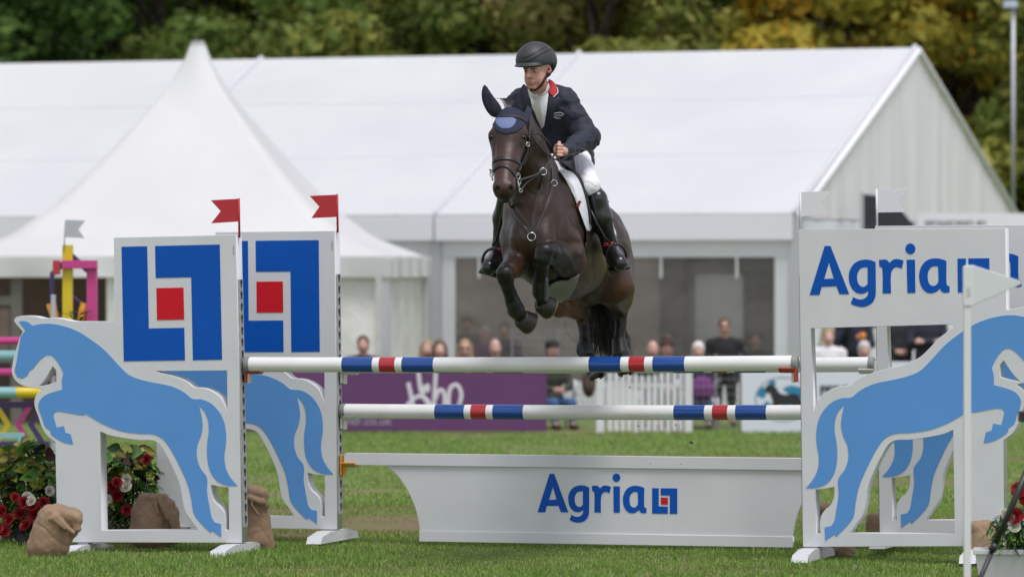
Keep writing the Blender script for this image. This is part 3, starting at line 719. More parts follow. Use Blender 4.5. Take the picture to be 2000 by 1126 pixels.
    for a in range(k):
        for c in range(rows): fs.append([a*(rows+1)+c,(a+1)*(rows+1)+c,(a+1)*(rows+1)+c+1,a*(rows+1)+c+1])
    obj('gable', mesh('g', vs, fs, True), CANVAS2, MQ)
    mb = MB(); mb.tube([(.06,-.06,E-.06),(.06,hw,E+Hh-.05),(.06,W+.06,E-.06)], .06, 8); obj('gable_frame', mb.me('k', True), M('gable_keder', (.78,.77,.81), .5), MQ)
    mb = MB(); mb.box((-.02,0,0),(.02,W,E-.1)); obj('end_wall', mb.me(), M('end_wall_white', (.70,.72,.76), .6), MQ)
    # inside: beige lining at the back, floor, a bright doorway
    LIN = M('beige_lining', (.46,.40,.36), .8, col2=(.36,.32,.29), nscale=1.5, bump=.5, bscale=1.5, bdist=.1)
    mb = MB(); mb.box((-nb*B+.1, 4.6, 0),(-.3, 4.66, E)); obj('lining', mb.me(), LIN, MQ)
    mb = MB(); mb.box((-3.24,4.5,0),(-2.40,4.58,2.15)); obj('doorway', mb.me(), M('pale_door', (.75,.80,.84), .4), MQ)
    mb = MB(); mb.box((-3.80,4.3,0),(-3.36,4.45,E)); mb.box((-2.28,4.3,0),(-1.75,4.45,E-.3)); mb.box((-3.36,4.4,2.2),(-2.28,4.48,2.5)); obj('door_frame', mb.me(), M('door_frame_dark', (.10,.095,.10), .7), MQ)
marquee()
def table_set(loc, label):
    r = empty('folding_table', loc, label, 'table'); mb = MB(); mb.box((-.9,-.35,.72),(.9,.35,.76)); obj('table_top', mb.me(), M('table_grey', (.12,.12,.13), .6), r)
    for sx in (-.8,.8):
        for sy in (-.28,.28): mb = MB(); mb.tube([(sx,sy,0),(sx,sy,.72)], .02, 6); obj('leg', mb.me(), ALU, r)
def mworld_pt(o, p): return mworld(o) @ Vector(p)
table_set(mworld_pt(MQ, (-5.1, 2.4, 0)), 'dark folding table inside the marquee behind the left of the window')
table_set(mworld_pt(MQ, (-2.9, 2.9, 0)), 'dark folding table inside the marquee near the middle of the window')
# pagoda tent
def pagoda():
    cx, cy = -4.70, 71.0; hs_ = 3.22; zp, ze, zv = 5.24+.46, 1.93+.46, 1.66+.46
    root = empty('pagoda_tent', (cx, cy, -.46), 'white pagoda tent with one tall pointed peak in front of the marquee', 'tent', rot=(0,0,R(-4)))
    N, K = 96, 30; vs = []; fs = []
    for j in range(K+1):
        t = .028+.972*(j/K)**1.25; h = float(np.interp(t, [0,.028,.066,.132,.204,.30,.396,.495,.593,.75,1], [1.0,.985,.889,.774,.665,.548,.436,.325,.222,.10,0]))
        for i in range(N):
            a = 2*math.pi*i/N; c, s_ = math.cos(a), math.sin(a); m = max(abs(c), abs(s_)); sq = 1/m; bl = min(1, t*5)
            r = hs_*t*((1-bl)+sq*bl)-.05*math.sin(math.pi*min(1,t))*(1-abs(math.sin(2*a)))*0-.10*math.sin(math.pi*t)*(1-abs(math.cos(2*a)))*0
            dip = .06*math.sin(math.pi*t)*(1-abs(2*((a/(math.pi/2)) % 1)-1))
            edge = .10*(t**6)*(1-abs(math.sin(2*a)))        # eave line sags between the corners... lifts in the middle of a side
            vs.append((r*c, r*s_, ze+(zp-ze)*h+edge*.4))
    for j in range(K):
        for i in range(N): fs.append([j*N+i, (j+1)*N+i, (j+1)*N+(i+1) % N, j*N+(i+1) % N])
    fs.append([i for i in range(N)][::-1])
    obj('roof', mesh('p', vs, fs, True), M('pagoda_canvas', (0.78,0.78,0.78), .55, col2=(0.73,0.73,0.73), nscale=.6, bump=.5, bscale=.9, bdist=.08, trans=.25), root)
    vs = []; fs = []; k = 50
    cor = [(-hs_,-hs_),(hs_,-hs_),(hs_,hs_),(-hs_,hs_)]
    for q in range(4):
        a, b = Vector(cor[q]), Vector(cor[(q+1) % 4]); vs = []; fs = []
        nrm2 = Vector(((b-a).y, -(b-a).x)).normalized()
        for i in range(k+1):
            p = a+(b-a)*i/k; sw = .10*math.sin(math.pi*i/k)
            for c, z in enumerate((ze+.035, ze-.06, zv+.09, zv)):
                o_ = nrm2*(.035*math.sin(i*.5)*c/3+.01); zz = z+(sw*.35 if c in (1,2) else 0)*-1
                vs.append((p.x+o_.x, p.y+o_.y, zz))
        for i in range(k):
            for c in range(3): fs.append([i*4+c+1,(i+1)*4+c+1,(i+1)*4+c,i*4+c])
        obj('valance', mesh('v', vs, fs, True), MATS['pagoda_canvas'], root)
    for x, y in cor:
        mb = MB(); mb.box((x*.97-.06,y*.97-.06,0),(x*.97+.06,y*.97+.06,ze)); obj('post', mb.me(), ALU, root)
    def wav(x0, x1, y, z0, z1, mat, nm='side_wall'):
        vs = []; fs = []; k = 50
        for a in range(k+1):
            u = x0+(x1-x0)*a/k
            for c in range(5): vs.append((u, y+.03*math.sin(u*6)*math.cos(u*1.9+c), z0+(z1-z0)*c/4))
        for a in range(k):
            for c in range(4): fs.append([a*5+c,(a+1)*5+c,(a+1)*5+c+1,a*5+c+1])
        obj(nm, mesh('w', vs, fs, True), mat, root)
    wav(-.9, hs_-.25, -hs_*.95, 0, ze-.1, CANVAS3)
    mb = MB(); mb.box((hs_*.95,-hs_+.3,0),(hs_*.96,hs_-.3,ze)); obj('side_wall', mb.me(), CANVAS3, root)
    mb = MB(); mb.box((-hs_+.1,-.8,0),(-.9,-.76,ze)); obj('inner_wall', mb.me(), M('brown_panel', (.085,.065,.055), .8, col2=(.13,.085,.065), nscale=2), root)
    BR = M('bronze_frame', (.12,.115,.095), .6); mb = MB(); y = -hs_*.95
    mb.box((-3.05,y-.03,0),(-2.9,y+.03,ze)); mb.box((-2.28,y-.03,0),(-2.12,y+.03,ze)); mb.box((-2.9,y-.03,1.72),(-2.28,y+.03,1.85)); mb.box((-2.9,y-.03,.9),(-2.28,y+.03,1.0))
    obj('door_frame', mb.me(), BR, root)
    mb = MB(); mb.box((-2.88,y+.0,1.0),(-2.3,y+.02,1.72)); obj('door_panel', mb.me(), M('plywood_dark', (.16,.11,.085), .7, col2=(.11,.08,.065), nscale=3, stretch=(1,1,6)), root)
pagoda()
# black banner and sponsor strip in front of the gable end
def black_banner():
    D = 75.6; o = P(1735,446,D); root = empty('banner', o, 'black sail-shaped banner rising behind the Agria sign in front of the gable', 'banner', rot=(0,0,0))
    lp = [((a-1735)*D/F, (446-b)*D/F) for a, b in [(1692,640),(1685,379),(1737,384),(1762,412),(1790,446),(1800,640)]]
    obj('cloth', plate_mesh([lp], .05, .004), M('black_banner', (.018,.02,.028), .6, bump=.3, bscale=4, bdist=.05), root)
    mb = MB(); mb.tube([((1684-1735)*D/F,.02,(446-640)*D/F),((1684-1735)*D/F,.02,(446-376)*D/F)], .03, 8); obj('pole', mb.me(), ALU, root)
black_banner()
def sponsor_strip():
    D = 76.4; o = P(1790,452,D); root = empty('banner', o, 'long white banner with grey capital lettering hung low on the gable end', 'banner', rot=(0,0,R(12)))
    mb = MB(); mb.box((0,0,-.75),(1.9,.03,.30)); obj('cloth', mb.me(), M('banner_white', (.70,.71,.74), .6), root)
    me = text_mesh('SPONSORED BY', .145, .004, bold=.002); me.transform(Matrix.Translation((.14,-.006,.08))); obj('lettering', me, M('banner_grey_ink', (.16,.16,.19), .6), root)
sponsor_strip()
# floodlight mast
def mast():
    D = 92.0; b = P(1979,520,D); root = empty('light_mast', (b.x, D, -.46), 'slim grey floodlight mast beside the autumn trees on the right', 'light mast')
    mb = MB(); top = HC+(HZ-10)*D/F+.46; mb.tube([(0,0,0),(0,0,3.4)], .055, 10); obj('lower_pole', mb.me('p', True), ALU, root)
    mb = MB(); mb.tube([(0,0,3.3),(0,0,top)], .04, 10); obj('upper_pole', mb.me('p', True), ALU, root)
    h = MB(); h.box((-.2,-.12,top-.06),(.08,.1,top+.07), bev=.02); hh = obj('lamp_head', h.me(), M('lamp_head', (.45,.5,.58), .4), root)
    mb = MB(); mb.tube([(0,0,top),(0,0,top+.9)], .02, 8); obj('antenna', mb.me('p', True), ALU, root)
mast()
# ------------------------------------------------------------------ arena edge boards
FD = 65.0; s65 = FD/F
def X65(px): return (px-1000)*s65
def Z65(py): return HC+(HZ-py)*s65
GZ = gz(0, FD)
def board(px0, px1, pyt, pyb, mat, label):
    root = empty('banner_board', (X65(px0), FD, GZ), label, 'banner'); w_ = X65(px1)-X65(px0)
    mb = MB(); mb.box((0,0,Z65(pyb)-GZ),(w_,.05,Z65(pyt)-GZ), bev=.008); obj('board', mb.me(), mat, root)
    for f in (.08,.5,.92):
        mb = MB(); mb.box((w_*f-.03,.05,-.05),(w_*f+.03,.11,Z65(pyt)-GZ-.05)); obj('post', mb.me(), M('board_post', (.3,.3,.3), .6), root)
    return root
PUR = M('purple_board', (.115,.034,.130), .5, col2=(.10,.03,.118), nscale=2)
pb = board(470,1068,724,841,PUR,'purple board with white handwritten Hiho at the arena edge')
def script_strokes(root, strokes, r, mat, name, ox):
    mb = MB()
    for st in strokes:
        pts = [(X65(a)-ox, -.004, Z65(b)-GZ) for a, b in st]; q = []
        for i in range(len(pts)-1):
            p0 = Vector(pts[max(i-1,0)]); p1 = Vector(pts[i]); p2 = Vector(pts[i+1]); p3 = Vector(pts[min(i+2,len(pts)-1)])
            for s_ in range(5):
                t = s_/5; q.append(.5*((2*p1)+(-p0+p2)*t+(2*p0-5*p1+4*p2-p3)*t*t+(-p0+3*p1-3*p2+p3)*t**3))
        q.append(Vector(pts[-1])); mb.tube(q, r, 8)
    for v in mb.v: v.y = -.001+(v.y+.004)*.12-.002
    return obj(name, mb.me('s', True), mat, root)
INK = M('white_ink', (.62,.60,.64), .5)
HIHO = [[(797,747),(801,765),(806,790),(808,800)],[(815,715),(818,735),(821,760),(829,778),(836,790),(839,806)],[(792,798),(800,786),(812,776),(822,774),(833,780),(840,790),(844,806)],
        [(831,752),(828,757),(830,763),(835,762),(836,755),(832,751)],[(851,715),(850,745),(848,775),(848,800)],[(850,780),(856,764),(863,762),(868,772),(868,798)],
        [(897,790),(901,770),(895,754),(886,752),(878,762),(876,785),(880,798),(890,799),(897,790)]]
script_strokes(pb, HIHO, .029, INK, 'lettering', X65(470))
me = text_mesh('silver.co.uk', .17, .003, bold=.002); me.transform(Matrix.Translation((X65(655)-X65(470), -.004, Z65(829)-GZ))); obj('lettering', me, M('dull_white_ink', (.30,.25,.33), .6), pb)
wb = board(1448,1905,706,849,M('white_board', (.62,.65,.72), .45),'white board with a black trotting horse inside a blue ring')
o65 = X65(1448)
def wpt(px, py): return (X65(px)-o65, Z65(py)-GZ)
ring = [wpt(1530+56*math.cos(a), 779+44*math.sin(a)) for a in [2*math.pi*i/40 for i in range(40)]]; ring2 = [wpt(1530+53*math.cos(a), 779+41*math.sin(a)) for a in [2*math.pi*i/40 for i in range(40)]]
obj('ring', plate_mesh([ring, ring2], .004, 0, y0=-.003), M('ring_grey_blue', (.25,.32,.42), .5), wb)
bm = bmesh.new()
for lp in ([(1477,772),(1483,758),(1490,755),(1497,764),(1492,778),(1484,775)],[(1528,758),(1545,752),(1562,755),(1580,752),(1584,768),(1570,776),(1552,772),(1536,766)],[(1490,790),(1500,782),(1506,795),(1497,806)],[(1528,778),(1545,776),(1548,790),(1535,800),(1526,792)],[(1500,745),(1512,742),(1516,750),(1505,752)]):
    me = plate_mesh([smooth_poly([wpt(*p) for p in lp], 80)], .003, 0, y0=-.0025); bm.from_mesh(me); bpy.data.meshes.remove(me)
me = bpy.data.meshes.new('blots'); bm.to_mesh(me); bm.free(); obj('continents', me, M('teal_ink', (.02,.19,.33), .5), wb)
HB = [(1494,760),(1498,752),(1504,750),(1510,751),(1517,758),(1523,767),(1534,770),(1546,768),(1556,769),(1562,774),(1566,782),(1571,792),(1574,800),(1569,803),(1563,795),(1558,789),(1556,798),(1557,812),(1551,812),(1549,798),(1546,788),(1534,790),(1524,791),(1520,798),(1523,806),(1518,813),(1513,812),(1515,803),(1511,795),(1502,800),(1496,806),(1492,804),(1499,795),(1509,787),(1507,776),(1503,766),(1497,767)]
obj('horse_print', plate_mesh([smooth_poly([wpt(*p) for p in HB], 70)], .003, 0, y0=-.006), M('black_ink', (.015,.015,.018), .5), wb)
me = text_mesh('PERF', .185, .004, bold=.006); me.transform(Matrix.Translation((X65(1601)-o65, -.004, Z65(771)-GZ))); obj('lettering', me, M('black_ink'), wb)
# picket gate, posts, wire mesh
PK = M('picket_white', (.66,.67,.69), .5, col2=(.58,.59,.60), nscale=4)
def picket_fence():
    root = empty('picket_fence', (X65(1183), FD-.1, GZ), 'white picket fence with a rounded dip along its pickets, beside the spectators', 'picket fence')
    x0 = X65(1183); i = 0; n = 12
    for i in range(n):
        px = 1191+i*12.6; h = Z65(722-8*math.cos(2*math.pi*i/(n-1)))-GZ; w_ = .052; bot = .03 if i not in (4,9) else -.06
        mb = MB(); x = X65(px)-x0
        mb.add([(x-w_*.6,0,bot),(x+w_*.6,0,bot),(x+w_*.6,0,h-.05),(x,0,h),(x-w_*.6,0,h-.05)]+[(x-w_*.6,.02,bot),(x+w_*.6,.02,bot),(x+w_*.6,.02,h-.05),(x,.02,h),(x-w_*.6,.02,h-.05)], [[0,1,2,3,4],[9,8,7,6,5],[0,5,6,1],[1,6,7,2],[2,7,8,3],[3,8,9,4],[4,9,5,0]])
        obj('picket', mb.me(), PK, root)
    for z in (.22,.62):
        mb = MB(); mb.box((-.02,.021,z),(X65(1336)-x0,.05,z+.06)); obj('rail', mb.me(), PK, root)
picket_fence()
for px, lab in ((1172,'white square post at the left end of the picket fence'),(1344,'white square post at the right end of the picket fence')):
    o = MB().box((-.055,-.055,-.02),(.055,.055,.98), bev=.012).box((-.065,-.065,.98),(.065,.065,1.0)); q = obj('fence_post', o.me(), PK); q.location = (X65(px), FD-.1, GZ); tag(q, lab, 'fence post', 'white posts of the picket fence')
def mesh_fence(px0, px1, D, h, label):
    x0 = (px0-1000)*D/F; x1 = (px1-1000)*D/F; root = empty('wire_fence', (x0, D, GZ), label, 'wire fence'); W_ = x1-x0; mb = MB(); nx = int(W_/.075); nzz = int(h/.1)
    for i in range(nx+1): mb.tube([(W_*i/nx,0,0),(W_*i/nx,0,h)], .003, 4, False)
    for j in range(nzz+1): mb.tube([(0,0,h*j/nzz),(W_,0,h*j/nzz)], .003, 4, False)
    tag(obj('wire_mesh', mb.me(), M('wire_grey', (.22,.22,.23), .5, metal=.3), root), kind=None)
    for f in (0, .5, 1): m2 = MB(); m2.tube([(W_*f,.01,0),(W_*f,.01,h+.03)], .018, 6); obj('post', m2.me(), MATS['wire_grey'], root)
mesh_fence(1350,1446,FD+.05,1.05,'low black wire mesh fence between the picket fence and white board')
# ------------------------------------------------------------------ trees behind the tents
LEAFM = M('tree_leaf', attr='Col', rough=.6, spec=.2, trans=.40)
BARK = M('bark', (.09,.07,.05), .9, col2=(.05,.04,.03), nscale=6, bump=.6, bscale=10)
def tree(x, y, h, rad, pal, label, seed, n=15000, low=1.0, conic=0.0):
    rs = np.random.default_rng(seed); rr = random.Random(seed)
    root = empty('tree', (x, y, -.5), label, 'tree', 'trees behind the tents')
    mb = MB(); mb.tube([(0,0,0),(rr.uniform(-.1,.1),.1,h*.3),(rr.uniform(-.3,.3),0,h*.6),(rr.uniform(-.4,.4),0,h*.9)], [h*.017,h*.013,h*.008,.03], 8)
    lobes = []
    for i in range(46):
        t = rr.random(); zz = low+(h-low)*t**1.1; mr = rad*(1-conic*t)*math.sin(math.pi*min(1, .22+.70*t))**.6
        a = rr.uniform(0, 2*math.pi); d = mr*rr.uniform(.35,.88); c = Vector((math.cos(a)*d, math.sin(a)*d, zz)); s_ = rad*rr.uniform(.20,.36)*(1-.35*conic*t)
        lobes.append((c, s_, rr.randrange(len(pal)), rr.uniform(.9,1.1)))
        mb.tube([(0,0,max(zz-mr*.7, h*.2)), (c.x*.5,c.y*.5,zz-mr*.22), tuple(c)], [h*.009,h*.005,.02], 5)
    obj('trunk', mb.me('t', True), BARK, root)
    wts = np.array([l[1]**2 for l in lobes]); wts /= wts.sum(); ci = rs.choice(len(lobes), n, p=wts)
    dirs = rs.normal(size=(n,3)); dirs /= np.linalg.norm(dirs, axis=1)[:, None]; r = rs.uniform(.35,1.06,n)**.6
    C = np.array([l[0] for l in lobes])[ci]+dirs*(np.array([l[1] for l in lobes])[ci]*r)[:, None]*np.array([1.1,1.1,.75]); 
    nn = dirs+rs.normal(size=(n,3))*.6; nn /= np.linalg.norm(nn, axis=1)[:, None]
    a = np.cross(nn, rs.normal(size=(n,3))); a /= np.linalg.norm(a, axis=1)[:, None]; b = np.cross(nn, a); s_ = rs.uniform(.10,.22,n)[:, None]
    V = np.stack([C-a*s_, C+b*s_*.6, C+a*s_, C-b*s_*.6], 1)
    me = bpy.data.meshes.new('crown'); me.vertices.add(4*n); me.vertices.foreach_set('co', V.astype(np.float32).ravel()); me.loops.add(4*n); me.loops.foreach_set('vertex_index', np.arange(4*n, dtype=np.int32)); me.polygons.add(n); me.polygons.foreach_set('loop_start', np.arange(0,4*n,4,dtype=np.int32)); me.update(calc_edges=True)
    pc = 2.05*np.array(pal)[np.array([l[2] for l in lobes])[ci]]*np.array([l[3] for l in lobes])[ci][:, None]*rs.uniform(.85,1.15,(n,1))
    alt = 2.05*np.array(pal)[rs.integers(0,len(pal),n)]; mk = rs.random(n) < .25; pc[mk] = alt[mk]
    C4 = np.concatenate([np.repeat(pc[:, None],4,1), np.ones((n,4,1))], 2); ca = me.color_attributes.new('Col','FLOAT_COLOR','POINT'); ca.data.foreach_set('color', C4.astype(np.float32).ravel())
    obj('crown', me, LEAFM, root); return root
G1 = [(.045,.085,.018),(.030,.060,.014),(.075,.12,.025)]; G2 = [(.065,.10,.02),(.10,.13,.03),(.055,.08,.016),(.13,.14,.03)]
OL = [(.12,.135,.03),(.16,.16,.04),(.08,.10,.02),(.19,.17,.06)]; YE = [(.22,.18,.025),(.17,.155,.022),(.11,.12,.02),(.27,.175,.02)]; DG = [(.07,.085,.014),(.13,.12,.018),(.045,.06,.012)]
OY = [(.13,.15,.03),(.18,.18,.035),(.10,.125,.025),(.22,.20,.04)]
TR = [(-15.5,112,13,4.2,G1,'dark green tree at the far left edge of the picture'),(-11.6,106,11.5,3.6,G1,'dark green tree just left of the pagoda peak'),(-7.8,109,12.5,3.8,G2,'mid green tree right above the pagoda peak'),
      (-4.2,105,11.5,3.4,G2,'leafy green tree between the pagoda peak and the rider'),(-.9,110,12.5,3.8,[*G2,(.16,.15,.04)],'green tree tinged yellow just left of the riding helmet'),(1.9,106,11,3.2,OL,'pale olive tree behind the riding helmet'),
      (4.3,112,12.5,3.3,OY,'olive yellow tree between the riding helmet and the golden trees'),(6.6,101,11,3.0,YE,'golden yellow autumn tree, left one over the right half of the roof'),(9.2,103,12,3.2,[*YE,*OY],'yellow-green autumn tree just left of the gable peak'),(12.3,106,12.5,3.7,[*YE,*DG],'half golden half green tree right of the gable peak'),
      (14.3,96,11,3.4,DG,'dark olive tree down the right edge behind the mast'),(11.3,97,8.6,2.4,[*DG,*OY],'low olive green tree behind the slope of the gable'),(18.0,108,13,4.2,DG,'dark green tree outermost on the right'),
      (-13.4,115,13,3.8,G2,'green tree in the back row, second from the left edge'),(-9.6,115,13.5,3.6,G1,'dark tree in the back row left of the pagoda peak'),(-5.9,116,13,3.8,G2,'green tree in the back row right of the pagoda peak'),(-2.5,116,13.5,3.8,OY,'yellow-green tree in the back row left of the rider'),(.8,116,13,3.6,[*OL,*G2],'mixed green tree in the back row behind the rider'),(3.2,117,13.5,3.6,OL,'olive tree in the back row right of the rider'),(7.4,116,13.5,3.8,OY,'yellow-green tree in the back row above the roof'),(10.6,115,13.5,3.8,DG,'dark green tree in the back row above the gable')]
for i, t in enumerate(TR): tree(*t, seed=40+i)
# the dense wood behind them
def wood():
    rs = np.random.default_rng(5); n = 110000
    x = rs.uniform(-34,34,n); y = rs.uniform(118,124,n)+rs.normal(size=n)*.8; zt = 13+2.5*np.sin(x*.35)+1.5*np.sin(x*1.1+2); z = rs.uniform(0,1,n)*zt
    C = np.stack([x,y,z],1); nn = rs.normal(size=(n,3)); nn /= np.linalg.norm(nn,axis=1)[:,None]; a = np.cross(nn, rs.normal(size=(n,3))); a /= np.linalg.norm(a,axis=1)[:,None]; b = np.cross(nn,a); s_ = rs.uniform(.18,.40,n)[:,None]
    V = np.stack([C-a*s_, C+b*s_*.6, C+a*s_, C-b*s_*.6],1)
    me = bpy.data.meshes.new('wood'); me.vertices.add(4*n); me.vertices.foreach_set('co', V.astype(np.float32).ravel()); me.loops.add(4*n); me.loops.foreach_set('vertex_index', np.arange(4*n,dtype=np.int32)); me.polygons.add(n); me.polygons.foreach_set('loop_start', np.arange(0,4*n,4,dtype=np.int32)); me.update(calc_edges=True)
    f = np.clip((x+6)/14,0,1)[:,None]; pc = 2.9*(np.array([.035,.06,.014])*(1-f)+np.array([.10,.09,.018])*f)*rs.uniform(.5,1.6,(n,1))
    C4 = np.concatenate([np.repeat(pc[:,None],4,1), np.ones((n,4,1))],2); ca = me.color_attributes.new('Col','FLOAT_COLOR','POINT'); ca.data.foreach_set('color', C4.astype(np.float32).ravel())
    tag(obj('woodland', me, LEAFM), 'dense dark wood closing the view behind the single trees', 'wood', kind='stuff')
wood()
# ------------------------------------------------------------------ the horse
A_ = nrm_((-.22,-.965,.11)); L_ = nrm_((.975,-.222,0)); U_ = np.cross(L_, A_)*-1; U_ = nrm_(U_) if U_[2] > 0 else -nrm_(U_)
FR3 = (L_, U_, A_)
def p3(px, py, D): return np.array(P(px, py, D))
def pr(r, D): return r*D/F
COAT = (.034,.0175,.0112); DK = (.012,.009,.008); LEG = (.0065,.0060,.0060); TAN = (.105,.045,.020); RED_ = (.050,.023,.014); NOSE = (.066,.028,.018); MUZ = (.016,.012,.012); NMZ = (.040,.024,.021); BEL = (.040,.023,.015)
H = Body()
def HE(px, py, D, r, col=COAT, k=.06, ax=None): H.ell(p3(px,py,D), r, ax or FR3, col, k)
def HC_(a, b, ra, rb, col=COAT, k=.035, flat=None): H.cone(p3(*a), p3(*b), ra, rb, col, k, flat)
# trunk
HE(1103,452,29.20,(.262,.375,.60), COAT, .10)
HE(1057,452,28.66,(.215,.33,.33), COAT, .09)
HE(1105,500,29.15,(.22,.26,.50), BEL, .08)
HE(1157,496,29.88,(.240,.320,.40), COAT, .06)
HE(1204,532,29.93,(.105,.215,.25), COAT, .06)
HE(1214,566,30.02,(.070,.125,.14), RED_, .05)
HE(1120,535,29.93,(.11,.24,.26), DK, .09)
HE(1086,352,29.05,(.085,.15,.36), COAT, .10)
# shoulders and pectorals
HE(1105,420,28.72,(.095,.25,.20), COAT, .05); HE(1013,420,28.74,(.085,.24,.20), COAT, .05)
HE(1022,468,28.42,(.080,.12,.09), COAT, .025); HE(1062,470,28.40,(.080,.12,.09), COAT, .025)
HE(1097,462,28.50,(.07,.15,.10), COAT, .02)
# neck
HC_((1052,400,28.66),(1016,262,28.36),.235,.145, COAT, .07, (L_,.66))
HC_((1066,345,28.75),(1024,236,28.42),.13,.085, COAT, .05, (L_,.6))
# head
hx = nrm_((.985,-.17,0)); hd = nrm_(p3(985,378,27.92)-p3(999,232,28.26)); hn = np.cross(hx, hd); hn = hn if hn[1] < 0 else -hn; HF = (hx, hd, hn)
HC_((998,238,28.24),(993,266,28.17),.088,.110, COAT, .03, (hn,.85))
HC_((993,270,28.17),(988,322,28.05),.108,.077, RED_, .03, (hn,.85))
HC_((988,322,28.05),(985,368,27.95),.074,.058, NOSE, .03)
HC_((999,285,28.28),(992,335,28.14),.10,.06, COAT, .035, (hx,.62))          # jaw
HE(1016,300,28.22,(.032,.085,.075), COAT, .025, HF); HE(972,300,28.22,(.032,.085,.075), COAT, .025, HF)
HE(984,366,27.95,(.060,.040,.048), NMZ, .035, HF); HE(984,379,27.96,(.046,.030,.040), MUZ, .03, HF); HE(984,389,28.00,(.034,.022,.030), MUZ, .02, HF)
HE(970,365,27.92,(.020,.034,.024), NMZ, .02, HF); HE(998,365,27.92,(.020,.034,.024), NMZ, .02, HF)
H.ell(p3(970.5,368,27.88),(.015,.024,.034),HF,k=.004,sub=True); H.ell(p3(997.5,368,27.88),(.015,.024,.034),HF,k=.004,sub=True)
HE(961,264,28.14,(.018,.020,.030), COAT, .03, HF); HE(1024,264,28.14,(.018,.020,.030), COAT, .03, HF)      # brow bones
H.ell(p3(962,300,28.04),(.014,.07,.02),HF,k=.02,sub=True); H.ell(p3(1017,302,28.04),(.014,.07,.02),HF,k=.02,sub=True)
HC_((957,331,28.08),(962,338,28.06),.008,.008, MUZ, .01)
# left fore (image right)
HC_((1102,470,28.56),(1113,508,28.62),.105,.098, COAT, .03)
HC_((1110,512,28.60),(1074,492,28.27),.096,.060, DK, .025); HE(1112,494,28.52,(.075,.06,.10), COAT, .02)
HE(1064,489,28.22,(.060,.045,.052), LEG, .015); HE(1061,502,28.22,(.052,.060,.050), LEG, .015)
HC_((1060,507,28.24),(1054,556,28.36),.048,.036, LEG, .02); HC_((1054,556,28.36),(1056,572,28.40),.037,.046, LEG, .015)
HC_((1056,572,28.41),(1060,588,28.45),.046,.044, LEG, .015)
# right fore (image left)
HC_((1008,470,28.58),(1012,512,28.52),.105,.088, COAT, .05)
HC_((1012,512,28.50),(993,528,28.22),.086,.058, DK, .03)
HE(986,533,28.16,(.054,.048,.050), LEG, .015); HE(988,543,28.17,(.048,.045,.045), LEG, .015)
HC_((987,545,28.18),(1000,588,28.30),.044,.034, LEG, .02); HC_((1000,588,28.30),(1008,606,28.36),.035,.046, LEG, .015)
HC_((1009,606,28.36),(1018,618,28.40),.046,.046, LEG, .015)
# left hind (image right)
HC_((1200,560,29.80),(1215,600,30.12),.125,.052, RED_, .05)
HC_((1214,598,30.14),(1210,660,30.10),.046,.033, LEG, .025); HC_((1210,660,30.10),(1211,688,30.06),.033,.042, LEG, .015); HC_((1211,688,30.06),(1218,708,29.98),.042,.038, LEG, .015)
# right hind (image left)
HC_((1112,560,29.92),(1090,596,29.58),.10,.062, TAN, .05)
HC_((1092,596,29.60),(1136,612,30.02),.060,.048, TAN, .04)
HC_((1137,614,30.02),(1141,664,29.98),.042,.034, LEG, .025); HC_((1141,664,29.98),(1144,686,29.94),.034,.047, LEG, .015); HC_((1144,686,29.94),(1158,714,29.86),.043,.038, LEG, .015)
def coat(V, C):
    D = V[:,1]; px = 1000+V[:,0]/D*F; py = HZ-(V[:,2]-HC)/D*F
    def blob(x, y, rx, ry): return np.clip(1.2-np.hypot((px-x)/rx, (py-y)/ry), 0, 1)[:,None]
    for (x,y,rx,ry,c,s_) in ((970.5,368,5,8,(.003,.002,.002),1.0),(997.5,368,5,8,(.003,.002,.002),1.0),(984,384,12,5,(.006,.004,.004),.8),(957.5,268,9,7,(.012,.008,.007),.9),(1023,268,9,7,(.012,.008,.007),.9),(1155,520,30,32,TAN,.6),(1180,505,14,60,TAN,.5),(1225,575,26,40,TAN,.55),(1015,530,18,22,TAN,.75),(1000,490,18,30,TAN,.3),(1128,470,14,30,TAN,.35),(985,340,15,22,NOSE,.7),(1022,500,10,20,TAN,.3)):  # nostril spots paint the dark of the hollows into the coat
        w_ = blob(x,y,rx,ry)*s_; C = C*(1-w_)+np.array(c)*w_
    return C
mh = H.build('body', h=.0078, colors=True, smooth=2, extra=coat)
def relief(c):
    if c.y < 28.30 or c.z < 1.3: return 0.0
    return -.016*max(0,.16-abs(noise.noise(Vector((c.x*6+3, c.y*3.2, c.z*5.5+c.x*3)))))+.013*(noise.noise(Vector((c.x*7, c.y*4, c.z*6)))+.5*noise.noise(Vector((c.x*15+5, c.y*8, c.z*12))))
rumple(mh, relief)
HB_ = bvh_of(mh)
HR = empty('horse', (P(1110,640,29.2).x, 29.2, 0), 'dark bay horse in a navy ear bonnet leaping over the striped poles', 'horse')
def coat_mat():
    m = M('bay_coat', attr='Col', rough=.43, spec=.36, nscale=5, bump=.22, bscale=55, bdist=.006)
    return m
import copy
HBM = mh.copy()
hb = obj('body', mh, coat_mat(), HR, True)
LEA = M('black_leather', (.014,.012,.012), .42, bump=.1, bscale=80); LEB = M('brown_leather', (.030,.018,.014), .4, bump=.1, bscale=80)
NAVY = M('navy_bonnet', (.012,.016,.040), .8, bump=.9, bscale=230, bdist=.004); NAVL = M('faded_blue_panel', (.13,.165,.30), .75, bump=.3, bscale=60)
SIL = M('bright_metal', (.55,.55,.55), .25, metal=.9); WPAD = M('white_pad', (.72,.72,.76), .8, bump=.6, bscale=28, bdist=.01)
